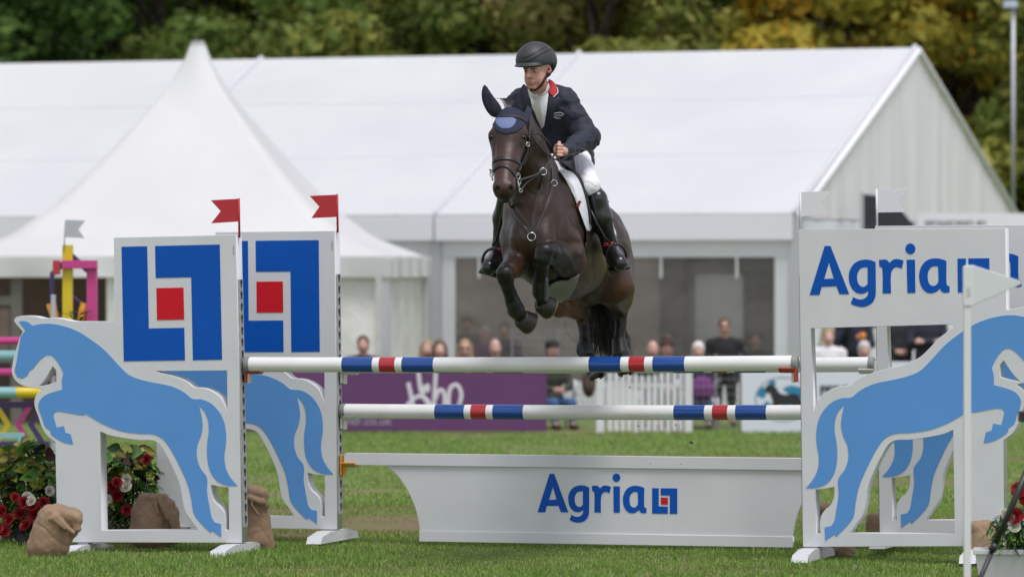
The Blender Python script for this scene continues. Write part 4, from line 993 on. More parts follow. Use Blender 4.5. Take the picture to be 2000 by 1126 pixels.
# ear bonnet: cap + ears
cap = H.build('bonnet', h=.006, off=.007, region=poly_region([(955,207),(975,196),(1000,192),(1022,196),(1040,210),(1036,232),(1020,250),(1008,259),(988,263),(970,257),(958,240)], 27.8, 28.5), smooth=1)
BNB = bvh_of(cap)
obj('bonnet', cap, NAVY, HR, True)
cap = H.build('bonnet_panel', h=.006, off=.011, region=poly_region([(966,231),(976,229),(1000,229),(1009,232),(1007,241),(1001,248),(993,252),(982,252),(974,248),(968,241)], 27.8, 28.3), smooth=1)
bo = obj('bonnet_panel', cap, NAVL, HR, True)
def ear(base, tip, w_, inner):
    B_ = Body(); b = p3(*base); t = p3(*tip); d = t-b; side = nrm_((1,-.1,0)); fwd = nrm_(np.cross(side, d)); fwd = fwd if fwd[1] < 0 else -fwd
    r = lambda u: w_*(.80+.9*u)*(1 if u < .25 else 1)*(1-u)**.95*(1.3-.25*u)+.003
    for i in range(12):
        u0, u1 = i/12, (i+1)/12; cv = lambda u: side*inner*.012*(math.sin(math.pi*u)-.9*u*u)
        B_.cone(b+d*u0+cv(u0), b+d*u1+cv(u1), r(u0), r(u1), k=.012, flat=(fwd,.6))
    B_.ell(b+d*.42+fwd*w_*.95+side*inner*.006, (w_*.40,np.linalg.norm(d)*.34,w_*.45), (side, nrm_(d), fwd), k=.01, sub=True)
    obj('ear', B_.build('ear', h=.0045, smooth=1), M('navy_ear', (.005,.008,.018), .8), HR, True)
ear((968,217,28.25),(943,167,28.25),.034,-1); ear((1010,216,28.25),(1027,165,28.24),.034,1)
# forelock/mane wisps behind the ears
mb = MB(); rr = random.Random(3)
for i in range(70):
    x = rr.uniform(986,1014); ln = rr.uniform(.6,1.0); L6 = []
    for q6 in range(7):
        u = q6/6*ln; L6.append(P(x-26*u*u-2*u, 212-20*math.sin(u*1.9)+rr.uniform(-.15,.15), 28.40+.10*u))
    mb.tube(L6, [.0022,.0022,.002,.0017,.0013,.0009,.0004], 4)
for i in range(160):
    u = rr.random(); x = 1018+u*62; y0 = 222+u*105
    mb.tube([P(x,y0+6,28.5+u*.4),P(x+rr.uniform(2,7),y0-4,28.5+u*.4),P(x+rr.uniform(0,12),y0+rr.uniform(0,10),28.52+u*.4)], [.0022,.0018,.0006], 4)
obj('mane', mb.me('m', True), M('black_hair', (.010,.008,.007), .38, spec=.5), HR, True)
# eyes
EYE = M('horse_eye', (.004,.003,.003), .16)
for x, y in ((957.5,268),(1023.5,268)):
    q_, n_ = cast(HB_, x, y, 0); mb = MB(); mb.ell(q_-n_*.008, (.018,.018,.014)); obj('eye', mb.me('e', True), EYE, HR, True)
# hooves with shoes
HOOF = M('hoof_horn', (.016,.014,.013), .5, col2=(.030,.025,.021), nscale=20, bump=.2, bscale=40); SHOE = M('worn_shoe', (.16,.14,.11), .4, metal=.6)
def hoof(c, sole, rad, ln, back):
    """c centre of the coronet, sole = direction in which the sole looks, back = heel direction"""
    s_ = Vector(sole).normalized(); bk = Vector(back); bk = (bk-s_*bk.dot(s_)).normalized(); lr = s_.cross(bk); n = 28; mb = MB(); rings = []
    for t, k in ((-.35,.60),(-.05,.86),(.22,.93),(.95,1.03),(1.0,1.01)):
        q = []
        for i in range(n):
            a = 2*math.pi*i/n; x = math.cos(a); y = math.sin(a); r = rad*k*(1-.16*max(0,x)**2); q.append(Vector(c)+s_*ln*t+bk*x*r+lr*y*r*.93)
        rings.append(q)
    vs = [v for r in rings for v in r]; fs = []
    for j in range(4):
        for i in range(n): fs.append([j*n+i,j*n+(i+1) % n,(j+1)*n+(i+1) % n,(j+1)*n+i])
    fs.append([i for i in range(n)][::-1]); vs += [Vector(c)+s_*ln*.9+(v-Vector(c)-s_*ln).normalized()*rad*.75 for v in rings[-1]]
    for i in range(n): fs.append([4*n+i,4*n+(i+1) % n,5*n+(i+1) % n,5*n+i])
    fs.append([5*n+i for i in range(n)]); mb.add(vs, fs); hf = obj('hoof', mb.me('h', False), HOOF, HR, True)
    sb = MB(); vs = []; fs = []; m = 24
    for i in range(m+1):
        a = math.pi*(.14+1.72*i/m); d = bk*math.cos(a)+lr*math.sin(a)*.93
        for rr_, h_ in ((1.06,0),(1.06,.01),(.82,.01),(.82,0)): vs.append(Vector(c)+s_*(ln*1.0+h_)+d*rad*rr_)
    for i in range(m):
        for k in range(4): fs.append([i*4+k,i*4+(k+1)%4,(i+1)*4+(k+1)%4,(i+1)*4+k])
    fs += [[3,2,1,0],[m*4,m*4+1,m*4+2,m*4+3]]; sb.add(vs, fs); sh = obj('shoe', sb.me('s'), SHOE, hf); sh.data.transform(mworld(HR).inverted())
hoof(P(1058,592,28.46), (.66,.55,-.35), .070, .060, (.2,.3,.9))
hoof(P(1019,621,28.41), (.66,.58,-.36), .070, .062, (.3,.3,.9))
hoof(P(1218,708,29.98), (.25,-.5,-.85), .058, .06, (-.1,.9,-.2))
hoof(P(1158,716,29.86), (.35,-.45,-.85), .060, .062, (-.1,.9,-.2))
# leg boots
def boot(pts, name, mat, off, k=.02, h=.006):
    B_ = Body()
    for a, b, ra, rb in pts: B_.cone(p3(*a), p3(*b), ra+off, rb+off, k=k)
    return obj(name, B_.build(name, h=h, smooth=1), mat, HR, True)
BT = M('leg_boot', (.010,.011,.012), .5, bump=.2, bscale=60); BG = M('boot_guard', (.10,.10,.12), .35)
boot([((1056,536,28.32),(1055,554,28.36),.037,.034),((1055,554,28.36),(1056,570,28.40),.036,.044)],'tendon_boot',BT,.008)
boot([((1067,545,28.30),(1067,585,28.38),.012,.014)],'boot_guard',BG,.0)
boot([((996,572,28.27),(1002,590,28.31),.034,.033),((1002,590,28.31),(1008,604,28.35),.035,.044)],'tendon_boot',BT,.008)
boot([((1209,668,30.09),(1212,690,30.05),.043,.048)],'fetlock_boot',BT,.006); boot([((1141,678,29.95),(1146,690,29.93),.045,.047)],'fetlock_boot',BT,.006)
boot([((1133,684,29.93),(1134,688,29.93),.022,.02)],'fetlock_boot',BT,.004)
# stud guard and girth, saddle cloth, saddle flaps (all follow the body)
GREY = M('stud_guard', (.17,.17,.165), .55, bump=.3, bscale=70)
obj('stud_guard', H.build('stud_guard', h=.009, off=.022, region=poly_region([(1072,556),(1088,548),(1110,546),(1132,532),(1130,545),(1124,562),(1112,580),(1096,592),(1078,590),(1066,580)], 28.55, 29.6), smooth=1), GREY, HR, True)
TK = Body()
for q in H.p[:8]+H.p[8:13]: TK.p.append(q)
girth = TK.build('girth', h=.008, off=.018, region=poly_region([(1143,444),(1162,446),(1156,470),(1141,520),(1130,540),(1112,556),(1100,552),(1122,534),(1132,515),(1144,470)], 28.4, 29.6), smooth=1)
obj('girth', girth, LEB, HR, True)
TK.ell(p3(1090,345,29.2), (.12,.13,.36), FR3, k=.1)
clm = TK.build('saddle_cloth', h=.006, off=.020, region=poly_region([(1070,322),(1083,326),(1094,337),(1105,352),(1119,380),(1133,416),(1145,450),(1152,452),(1158,440),(1180,462),(1198,472),(1204,464),(1204,450),(1196,430),(1188,415),(1170,395),(1155,340),(1100,300),(1060,300)], 28.6, 29.62), smooth=3); CLB = bvh_of(clm)
obj('saddle_cloth', clm, WPAD, HR, True)
SD = obj('saddle', TK.build('saddle', h=.008, off=.036, region=poly_region([(1095,318),(1107,326),(1124,346),(1136,378),(1148,410),(1153,436),(1160,446),(1178,444),(1184,420),(1176,392),(1158,345),(1120,300),(1085,300)], 28.75, 29.5), smooth=1), M('saddle_leather', (.012,.011,.012), .38, bump=.15, bscale=60), HR, True)
sb = Body(); sb.ell(p3(1112,318,29.48), (.14,.05,.10), FR3, k=.05).cone(p3(1095,318,28.98), p3(1110,322,29.40), .07, .09, k=.06, flat=(U_,.6))
obj('seat', sb.build('seat', h=.009), MATS['saddle_leather'], SD, False).data.transform(mworld(HR).inverted())
mb = MB(); mb.box((-.009,-.002,-.02),(.009,.002,.02)); me = mb.me(); me.transform(Matrix.LocRotScale(Vector(cast(CLB,1130,398,.004)[0]), Matrix.Rotation(R(28),3,'Y'), None)); obj('cloth_tag', me, M('dark_red_tag', (.20,.01,.02), .6), HR, True)
# tack straps
HB2 = HB_
def straps(name, mat, lst, w_=.02, **k):
    mb = MB(); ends = []
    for q in lst: ends.append(strap(mb, HB2, q, w_, **k))
    obj(name, mb.me('s'), mat, HR, True); return ends
straps('breastplate', LEB, [[(1036,458),(1028,450),(1010,425),(996,400),(984,372)],[(1042,458),(1052,436),(1066,408),(1075,384),(1079,358),(1077,330)],[(1036,458),(1031,437),(1016,415),(1000,392)],[(1040,455),(1040,430),(1046,400),(1054,366)]], .022)
straps('martingale_strap', LEB, [[(1039,466),(1040,485),(1042,510),(1046,530)]], .026)
def rings(lst, name='ring'):
    for (x,y,D,R1,nr) in lst:
        mb = MB(); mb.torus(P(x,y,D) if not isinstance(D, Vector) else D, R1, .0035, nr); obj(name, mb.me('r', True), SIL, HR, True)
q = cast(HB2,1039,462,.010)[0]; rings([(0,0,q,.024,(0,-1,.1))]); q = cast(HB2,1079,358,.012)[0]; rings([(0,0,q,.018,(.3,-1,.1))])
mb = MB(); strap(mb, BNB, [(957,240),(961,231),(975,228),(995,227),(1012,229),(1023,234),(1030,243)], .020, .006, .003); obj('browband', mb.me('b'), LEB, HR, True)
straps('bridle', LEA, [[(1032,238),(1031,255),(1030,280),(1026,300),(1018,318),(1010,334)],[(953,238),(952,256),(953,285),(957,318),(961,340)]], .020, lift=.010)
straps('noseband', LEA, [[(957,326),(961,318),(970,311),(983,309),(998,310),(1010,315),(1016,322)],[(960,342),(966,330),(974,324),(984,323),(993,326),(1001,335),(1008,347),(1011,358)]], .022, lift=.004)
straps('cheek_strap', LEA, [[(1031,275),(1033,290),(1028,305),(1020,322)]], .014, lift=.008)
B1 = P(1012,346,28.02)
rings([(1012,344,28.02,.018,(.8,-.6,0)),(1014,356,28.02,.012,(.6,-.8,0)),(960,340,28.03,.016,(-.8,-.6,0)),(1061,335,28.25,.020,(.2,-1,.1)),(1017,372,28.02,.010,(.5,-.8,0)),(1031,282,28.08,.012,(.7,-.7,0))],'bit_ring')
mb = MB(); mb.tube([P(1012,350,28.02),P(1013,362,28.02),P(1015,374,28.02)], .006, 8); mb.tube([P(1010,330,28.04),P(1012,344,28.02)], .005, 8); mb.tube([P(960,332,28.04),P(962,352,28.0)], .005, 8); obj('bit_shank', mb.me('s', True), SIL, HR, True)
RN = M('rein_leather', (.035,.032,.032), .5)
mb = MB(); mb.tube([P(1014,352,28.0),P(1030,347,28.10),P(1048,341,28.19),P(1061,332,28.25),P(1074,315,28.33),P(1084,300,28.40)], .0065, 6)
mb.tube([P(1017,372,28.0),P(1028,357,28.10),P(1046,345,28.2),P(1060,337,28.25)], .005, 6)
mb.tube([P(1061,338,28.25),P(1060,341,28.26),P(1057,352,28.32),P(1053,368,28.38)], .007, 6)
mb.tube([P(1040,264,28.26),P(1046,259,28.28),P(1056,263,28.32),P(1066,272,28.36),P(1077,286,28.42)], .0055, 6)
mb.tube([P(1040,264,28.26),P(1048,280,28.28),P(1062,295,28.33),P(1076,308,28.38),P(1092,314,28.42),P(1108,308,28.46)], .0055, 6)
obj('reins', mb.me('s', True), RN, HR, True)
# tail
B_ = Body(); B_.cone(p3(1160,520,30.32), p3(1166,575,30.36), .05, .095, k=.05).cone(p3(1166,575,30.36), p3(1176,630,30.34), .095, .10, k=.05).cone(p3(1176,630,30.34), p3(1192,682,30.30), .10, .045, k=.05)
HAIR = MATS['black_hair']
tl = obj('tail', B_.build('tail', h=.012), HAIR, HR, True)
mb = MB(); rr = random.Random(9)
for i in range(520):
    a = rr.random(); x0 = 1146+a*34; sp = rr.gauss(0,1)
    ex = 1184+sp*17 if i < 380 else (1216+rr.uniform(0,20) if i < 455 else 1150+rr.uniform(0,40)); ey = rr.uniform(655,703)
    if i >= 455: ey = rr.uniform(665,700)
    D = 30.30+rr.uniform(-.10,.10); w_ = rr.uniform(.0009,.0026)
    cx = x0+(ex-x0)*.45+rr.uniform(-6,6)+(-8 if ex < 1185 else 8)
    mb.tube([P(x0,545+rr.uniform(-10,10),D),P((x0+cx)/2,585,D),P(cx,620,D),P((cx+ex)/2+rr.uniform(-3,3),650,D),P(ex,ey,D)], [w_*1.4,w_*1.4,w_*1.2,w_,w_*.4], 4, False)
mb.tube([P(1104,612,30.2),P(1103,635,30.2),P(1108,652,30.2),P(1120,664,30.2),P(1132,668,30.2)], .0012, 4, False)
o = obj('tail_strands', mb.me('t', True), HAIR, tl); o.data.transform(mworld(HR).inverted())
# ------------------------------------------------------------------ the rider
SKIN = (.68,.385,.30)
PR_ = Body()
def RE(px, py, D, r, col=SKIN, k=.03, ax=None): PR_.ell(p3(px,py,D), r, ax, col, k)
def RC(a, b, ra, rb, k=.025, flat=None, col=SKIN, body=PR_): body.cone(p3(*a), p3(*b), ra, rb, col, k, flat)
# head frame: looks to the picture's left and slightly down
ff = nrm_((-.50,-.86,-.10)); fs_ = nrm_(np.cross(ff, (0,0,1))); fu = np.cross(fs_, ff); fs_ = -fs_ if fs_[0] < 0 else fs_; fu = fu if fu[2] > 0 else -fu
hc = p3(1049,136,28.80)
def hp(s_, u_, f_): return hc+fs_*s_+fu*u_+ff*f_
AXH = (fs_, fu, ff)
PR_.ell(hp(0,.03,-.012),(.077,.098,.098),AXH,SKIN,.03)
PR_.ell(hp(0,-.045,.022),(.058,.075,.068),AXH,SKIN,.035)                    # face block
PR_.ell(hp(0,-.108,.052),(.028,.020,.026),AXH,(.60,.34,.27),.025)           # chin
PR_.ell(hp(.040,-.060,.025),(.022,.038,.035),AXH,(.70,.34,.26),.03); PR_.ell(hp(-.040,-.060,.025),(.022,.038,.035),AXH,(.70,.34,.26),.03)
PR_.ell(hp(0,.014,.083),(.052,.012,.014),AXH,SKIN,.015)                     # brow
PR_.cone(hp(0,.004,.090),hp(0,-.034,.113),.009,.013,(.70,.35,.27),.012)
PR_.ell(hp(0,-.038,.100),(.019,.009,.012),AXH,(.70,.35,.27),.008)
for s_ in (-1,1):
    PR_.ell(hp(s_*.031,-.004,.092),(.018,.011,.016),AXH,k=.010,sub=True)
    PR_.ell(hp(s_*.031,-.004,.076),(.0145,.0145,.0145),AXH,(.25,.15,.12),.004)
    PR_.ell(hp(s_*.079,-.012,-.012),(.010,.030,.020),AXH,(.55,.24,.19),.01)
PR_.ell(hp(0,-.068,.085),(.024,.006,.012),AXH,(.42,.14,.12),.008); PR_.ell(hp(0,-.079,.083),(.021,.007,.012),AXH,(.42,.15,.13),.008)
PR_.ell(hp(0,-.0735,.097),(.019,.0035,.012),AXH,k=.003,sub=True)
RC((1052,165,28.86),(1058,192,28.98),.056,.062,.03)
# trunk and limbs under the clothes
TR_ = Body()
tl_ = nrm_((.96,-.28,0))
def TC(a, b, ra, rb, k=.03, flat=None):
    for B_ in (PR_, TR_): B_.cone(p3(*a), p3(*b), ra, rb, SKIN, k, flat)
def TE(px,py,D,r,k=.05,ax=None):
    for B_ in (PR_, TR_): B_.ell(p3(px,py,D), r, ax, SKIN, k)
ta = nrm_(p3(1062,196,28.95)-p3(1110,318,29.25)); tn = nrm_(np.cross(tl_, ta)); AXT = (tl_, ta, tn)
TE(1066,222,28.98,(.165,.16,.105),.05,AXT); TE(1080,262,29.06,(.135,.14,.10),.06,AXT); TE(1102,306,29.20,(.155,.12,.12),.06,AXT)
TC((1052,186,29.0),(1020,196,29.06),.060,.056); TC((1062,186,28.98),(1100,194,28.92),.062,.060,.05)
ARM = [((1104,198,28.92),(1148,266,28.84),.062,.050),((1148,268,28.84),(1107,297,28.56),.050,.032),((1016,200,29.05),(1006,262,28.92),.060,.046),((1006,262,28.92),(1036,302,28.66),.046,.030)]
for a in ARM: TC(*a, k=.03)
LEGS = [((1122,308,29.12),(1152,360,28.80),.092,.058),((1154,366,28.82),(1173,420,28.84),.054,.056),((1174,420,28.84),(1190,474,28.92),.056,.038),((1064,322,29.24),(993,366,28.98),.095,.064),((993,370,28.98),(984,425,29.08),.058,.056),((984,425,29.08),(978,482,29.16),.054,.038)]
for a in LEGS: TC(a[0],a[1],a[2]-.014,a[3]-.014, k=.02)
TC((1191,478,28.94),(1206,508,28.84),.016,.014,k=.01); TC((978,486,29.16),(966,514,29.06),.016,.014,k=.01)
# hands: palm, four curled fingers and a thumb closed on the reins
def hand(c, wrist, tint):
    c = np.array(c); d = nrm_(c-np.array(wrist)); up = nrm_(np.array([0,0,1.0])-d*d[2]); sd_ = np.cross(d, up); sd_ = sd_ if sd_[1] < 0 else -sd_
    PR_.cone(np.array(wrist), c-d*.035, .027, .030, SKIN, .02); PR_.ell(c, (.042,.040,.020), (d, up, sd_), SKIN, .012)
    for i in range(4):
        o = up*(.027-.0175*i); ln = (.036,.040,.038,.030)[i]
        k0 = c+d*.030+o+sd_*.006; k1 = k0+d*.016+sd_*.024-up*.002*i; k2 = k1-d*ln*.55+sd_*.014; k3 = k2-d*.016-sd_*.012
        for a, b, r0, r1 in ((k0,k1,.0100,.0095),(k1,k2,.0095,.0088),(k2,k3,.0086,.0078)): PR_.cone(a, b, r0, r1, tint, .004)
    t0 = c-d*.020+up*.034; t1 = t0+d*.028+up*.012+sd_*.014; t2 = t1+d*.022+sd_*.012-up*.006
    PR_.cone(t0, t1, .0125, .0105, SKIN, .008); PR_.cone(t1, t2, .0105, .009, tint, .005)
hand(p3(1089,294,28.45), p3(1107,297,28.55), (.68,.37,.29)); hand(p3(1040,306,28.56), p3(1036,302,28.66), (.68,.37,.29))
RR = empty('person', (P(1100,640,29.1).x, 29.1, 0), 'rider in navy jacket with red collar, white breeches and dark grey riding helmet', 'person')
skm = M('skin', attr='Col', rough=.5, nscale=30, sheen=0)
obj('body', PR_.build('body', h=.0052, colors=True, smooth=1, default=SKIN), skm, RR, True)
for s_ in (-1,1):
    mb = MB(); mb.ell(hp(s_*.031,-.004,.085),(.0078,.0078,.0078)); obj('eye', mb.me('e', True), M('rider_eye', (.05,.04,.035), .3), RR, True)
    mb = MB(); mb.tube([Vector(hp(s_*.014,.008,.097)),Vector(hp(s_*.030,.013,.095)),Vector(hp(s_*.047,.008,.082))],[.0035,.004,.002],6); obj('eyebrow', mb.me('e', True), M('rider_brow', (.12,.06,.035), .8), RR, True)
JM = M('navy_jacket', (.0085,.0125,.026), .72, col2=(.011,.016,.032), nscale=5, bump=.35, bscale=9, bdist=.02, sheen=.08)
J = Body()
J.ell(p3(1066,222,28.98),(.172,.165,.112),AXT,k=.05).ell(p3(1082,262,29.06),(.146,.14,.11),AXT,k=.06).ell(p3(1106,300,29.18),(.168,.11,.135),AXT,k=.06)
J.cone(p3(1054,184,29.0),p3(1018,196,29.06),.060,.062,k=.05).cone(p3(1068,182,28.98),p3(1101,192,28.92),.062,.068,k=.05)
for (a,b,ra,rb) in ARM: J.cone(p3(*a),p3(*b),ra+.012,rb+.014,k=.035)
J.ell(p3(1150,268,28.84),(.062,.056,.058),k=.02)
J.cone(p3(1122,318,29.14),p3(1138,318,29.2),.085,.07,k=.05)
J.cone(p3(1100,318,29.02),p3(1112,330,29.02),.05,.03,k=.04)
rs_ = np.random.default_rng(3)
jm = J.build('jacket', h=.007, off=.006, smooth=2)
# cloth folds: displace along noise
rumple(jm, lambda c: .006*noise.noise(Vector((c.x*30+c.z*14, c.y*20, c.z*34)))-.020*max(0,.20-abs(noise.noise(Vector((c.x*11-c.z*7, c.y*7, c.z*12)))))+.008*(noise.noise(Vector((c.x*9, c.y*6, c.z*16)))+.5*noise.noise(Vector((c.x*22, c.y*14, c.z*30)))))
JB = bvh_of(jm)
obj('jacket', jm, JM, RR, True)
def over(name, poly, off, mat, th=.004, d0=28.5, d1=29.1, body=None, h=.005):
    return obj(name, (body or J).build(name, h=h, off=off, region=poly_region(poly, d0, d1), smooth=1), mat, RR, True)
SH = M('white_shirt', (.80,.82,.86), .7, bump=.3, bscale=12, bdist=.01); TIE = M('cream_tie', (.52,.49,.44), .55, bump=.2, bscale=60)
over('shirt', [(1031,172),(1042,180),(1056,184),(1068,172),(1071,160),(1072,180),(1068,215),(1063,246),(1058,252),(1048,232),(1038,205)], .012, SH, d0=28.6, d1=28.98)
NK = Body(); NK.cone(p3(1053,172,28.88), p3(1057,194,28.98), .066, .078, k=.02)
obj('shirt_collar', NK.build('shirt_collar', h=.005, off=.006, region=poly_region([(1030,172),(1040,182),(1052,192),(1064,178),(1071,160),(1076,180),(1070,196),(1060,206),(1036,200)], 28.6, 29.1), smooth=1), SH, RR, True)
over('tie', [(1040,189),(1052,186),(1056,192),(1054,199),(1060,225),(1060,246),(1057,250),(1046,224),(1038,208),(1043,199)], .026, TIE, d0=28.5, d1=28.95)
kt, kn_ = cast(JB, 1048, 193, .022); mb = MB(); mb.ell(kt, (.019,.014,.020)); obj('tie_knot', mb.me('k', True), TIE, RR, True)
over('lapel', [(1071,186),(1082,192),(1088,200),(1082,226),(1068,256),(1058,254),(1066,240),(1070,214)], .016, JM, d0=28.6, d1=28.98)
over('lapel', [(1030,180),(1038,205),(1048,232),(1058,254),(1050,258),(1038,240),(1028,215),(1024,196)], .016, JM, d0=28.6, d1=29.0)
RC_ = M('red_velvet_collar', (.42,.018,.03), .75, sheen=.3); 
J2 = Body(); J2.cone(p3(1056,172,28.93), p3(1060,192,28.98), .075, .098, k=.03); J2.p += J.p[:5]
obj('red_collar', J2.build('red_collar', h=.0045, off=.016, region=poly_region([(1071,154),(1078,157),(1086,165),(1090,180),(1081,189),(1076,186),(1070,178)], 28.6, 29.05), smooth=1), RC_, RR, True)
obj('red_collar', J2.build('red_collar', h=.0045, off=.016, region=poly_region([(1028,167),(1033,170),(1032,182),(1027,176)], 28.6, 29.05), smooth=1), RC_, RR, True)
JB2 = bvh_of(J2.build('t', h=.008, off=.018, smooth=1))
mb = MB(); strap(mb, JB2, [(1088,172),(1090.5,181),(1081,190)], .004, .003, .002); obj('collar_piping', mb.me('p'), SH, RR, True)
# chest emblem: oval with lettering, laid on the jacket
c0, n0 = cast(JB, 1091, 224, .009); zz = Vector((0,0,1)); xx = zz.cross(n0)*1.0; xx = xx.normalized() if xx.x > 0 else -xx.normalized(); yy = n0.cross(xx).normalized(); yy = yy if yy.z > 0 else -yy
EM = M('emblem_thread', (.55,.57,.60), .6)
mb = MB(); pts = [c0+xx*math.cos(a)*.033+yy*(math.sin(a)*.021+(-.006 if abs(a-math.pi/2) < .25 else 0)) for a in [2*math.pi*i/24 for i in range(25)]]; mb.tube(pts, .0016, 5, False); mb.tube([c0+yy*.018, c0+yy*.026+xx*.008], .0016, 5)
em = obj('emblem', mb.me('e', True), EM, RR, True)
me = text_mesh('CHANT', .0145, .001, bold=.0006); me.transform(Matrix((( xx.x,-n0.x*-1,yy.x,0),(xx.y,-n0.y*-1,yy.y,0),(xx.z,-n0.z*-1,yy.z,0),(0,0,0,1)))); me.transform(Matrix.Translation(c0-xx*.0225-yy*.005+n0*.001)); obj('emblem_lettering', me, EM, RR, True)
# breeches, boots
BR_ = Body()
for (a,b,ra,rb) in (LEGS[0], LEGS[3]): BR_.cone(p3(*a),p3(*b),ra+.004,rb+.002,k=.04)
for a in (((1154,366,28.81),(1159,386,28.82),.050,.030),((993,370,28.98),(991,384,29.0),.062,.056)): BR_.cone(p3(*a[0]),p3(*a[1]),a[2],a[3],k=.03)
BR_.ell(p3(1102,312,29.22),(.165,.12,.13),AXT,k=.06)
bm_ = BR_.build('breeches', h=.007, smooth=2)
rumple(bm_, lambda c: noise.noise(c*14)*.004-.018*max(0,.18-abs(noise.noise(Vector((c.x*16, c.y*8, c.z*22+c.x*9))))))
obj('breeches', bm_, M('white_breeches', (.80,.79,.85), .75, bump=.3, bscale=20), RR, True)
BM_ = M('polished_boot', (.010,.011,.012), .30, coat=.15, bump=.12, bscale=14)
for kx, (kn, mid, an, heel, toe) in {'r':((1167,388,28.81),(1174,424,28.83),(1189,470,28.91),(1193,489,28.94),(1211,512,28.74)),'l':((991,384,28.99),(984,425,29.07),(977,478,29.14),(972,497,29.15),(955,521,28.95))}.items():
    B_ = Body(); B_.cone(p3(*kn),p3(*mid),.060,.064,k=.03).cone(p3(*mid),p3(*an),.064,.047,k=.03).cone(p3(*an),p3(*heel),.046,.044,k=.025).cone(p3(*heel),p3(*toe),.046,.044,k=.025)
    B_.cone(p3(*heel)-np.array([0,0,.02]),p3(*toe)-np.array([0,0,.012]),.040,.042,k=.012)
    if kx == 'r': B_.cone(p3(1167,366,28.84),p3(1168,386,28.83),.018,.042,k=.03)
    bo = obj('boot', B_.build('boot', h=.006, smooth=1), BM_, RR, True)
    t, hl = Vector(p3(*toe)), Vector(p3(*heel)); d = (t-hl).normalized(); sg = 1 if kx == 'r' else -1
    mb = MB()
    bx = Vector((1,0,0))*sg; c = hl*.35+t*.65; dn = Vector((.28*sg,0,-1)).normalized(); dn = (dn-d*dn.dot(d)).normalized(); sd2 = d.cross(dn).normalized()
    pts = [c-dn*.135+sd2*.004]+[c+dn*(.052-.17*(1-abs(math.sin(a))**.7) if False else -math.cos(a)*.080+(-.012))+sd2*math.sin(a)*.062 for a in [math.pi*2*i/18 for i in range(0,19)]]
    mb.tube(pts[1:], .0085, 8, False); e1 = c+dn*.052
    mb.box((-.055,-.035,-.008),(.055,.035,.008), bev=.004)
    k8 = len(mb.v)-0
    # tread placed under the sole
    o2 = MB(); o2.box((-.062,-.04,-.009),(.062,.04,.009), bev=.004); Mx = Matrix((( sd2.x,d.x,dn.x,0),(sd2.y,d.y,dn.y,0),(sd2.z,d.z,dn.z,0),(0,0,0,1)))
    mb2 = MB(); mb2.tube(pts[1:], .0085, 8, False); mb2.add([Mx.to_3x3() @ v+c+dn*.066 for v in o2.v], o2.f)
    stp = empty('x', (0,0,0)) if False else None
    so_ = obj('stirrup', mb2.me('s', True), M('stirrup_black', (.012,.012,.013), .3), RR, True)
    mb = MB()
    if kx == 'r': mb.tube([P(1154,410,28.76),P(1168,440,28.76),P(1180,462,28.80),P(1192,476,28.82)], .008, 6)
    else: mb.tube([P(984,400,28.95),P(976,440,29.0),P(968,470,29.02),P(962,480,29.02)], .008, 6)
    obj('stirrup_leather', mb.me('s', True), LEA, RR, True)
    mb = MB()
    px0, py0 = (1189,477) if kx == 'r' else (972,487)
    BB = bvh_of(B_.build('t', h=.01, off=.004))
    for j in range(5): strap(mb, BB, [(px0-9,py0-3+j*1.6),(px0,py0+(j % 2)*3-1),(px0+9,py0-5+j*1.8)], .0045, .003, .002, 4)
    obj('red_band', mb.me('b'), M('red_lace', (.50,.05,.07), .6), RR, True)
# spur
mb = MB(); mb.tube([P(1172,378,28.88),P(1180,385,28.92),P(1189,394,28.96)], .004, 6); obj('garter_strap', mb.me('s', True), LEA, RR, True)
# helmet
HM = M('helmet_shell', (.030,.031,.034), .55, col2=(.036,.037,.040), nscale=6); HT = M('helmet_trim', (.010,.010,.011), .4)
hb_ = Body(); hs0 = -.016
hb_.ell(hp(0+hs0,.072,-.016),(.108,.098,.132),AXH,k=.03); hb_.ell(hp(hs0,.045,-.024),(.112,.075,.130),AXH,k=.04)
hb_.ell(hp(hs0,.035,-.069),(.090,.09,.085),AXH,k=.04)
def hreg(X):
    Y = X-hc; u = Y @ fu; f_ = Y @ ff
    cut = np.where(f_ > -.03, .030+.10*np.clip(.0-f_,0,1)*0, .030-1.0*np.clip(-.03-f_,0,.08)); return cut-u
hl_ = obj('helmet', hb_.build('helmet', h=.0055, region=hreg, smooth=2), HM, RR, True)
bb = Body(); bb.ell(hp(hs0,.030,.058),(.094,.012,.096),AXH,k=.01); bb.ell(hp(hs0,.044,.056),(.088,.012,.075),AXH,k=.012)
def sub_w(name, me, mat, par):
    o = obj(name, me, mat, par); me.transform(mworld(RR).inverted()); return o
sub_w('peak', bb.build('peak', h=.005, smooth=1), HM, hl_)
HBV = bvh_of(hb_.build('t', h=.008))
mb = MB()
strap(mb, HBV, [(1010,116),(1022,122),(1032,120),(1046,112),(1062,102),(1078,96)], .005, .003, .001)
strap(mb, HBV, [(1010,108),(1022,113),(1034,110),(1050,100),(1066,92)], .005, .003, .001)
sub_w('helmet_trim', mb.me('t'), HT, hl_)
FB = bvh_of(PR_.build('t', h=.008, off=.003)); mb = MB()
strap(mb, FB, [(1073,134),(1069,145),(1064,153),(1060,162),(1054,170),(1045,176),(1036,175)], .013, .004, .002)
sub_w('chin_strap', mb.me('c'), HT, hl_)
for st in ([(1076,140),(1072,148),(1064,153)], [(1014,127),(1017,134),(1021,141)]):
    mb = MB(); strap(mb, FB, st, .010, .004, .002); sub_w('harness_strap', mb.me('c'), HT, hl_)
mb = MB(); mb.ell(hp(.083,-.018,.004),(.012,.016,.014)); sub_w('ear_pad', mb.me('e', True), M('pink_earpiece', (.45,.08,.12), .5), hl_)
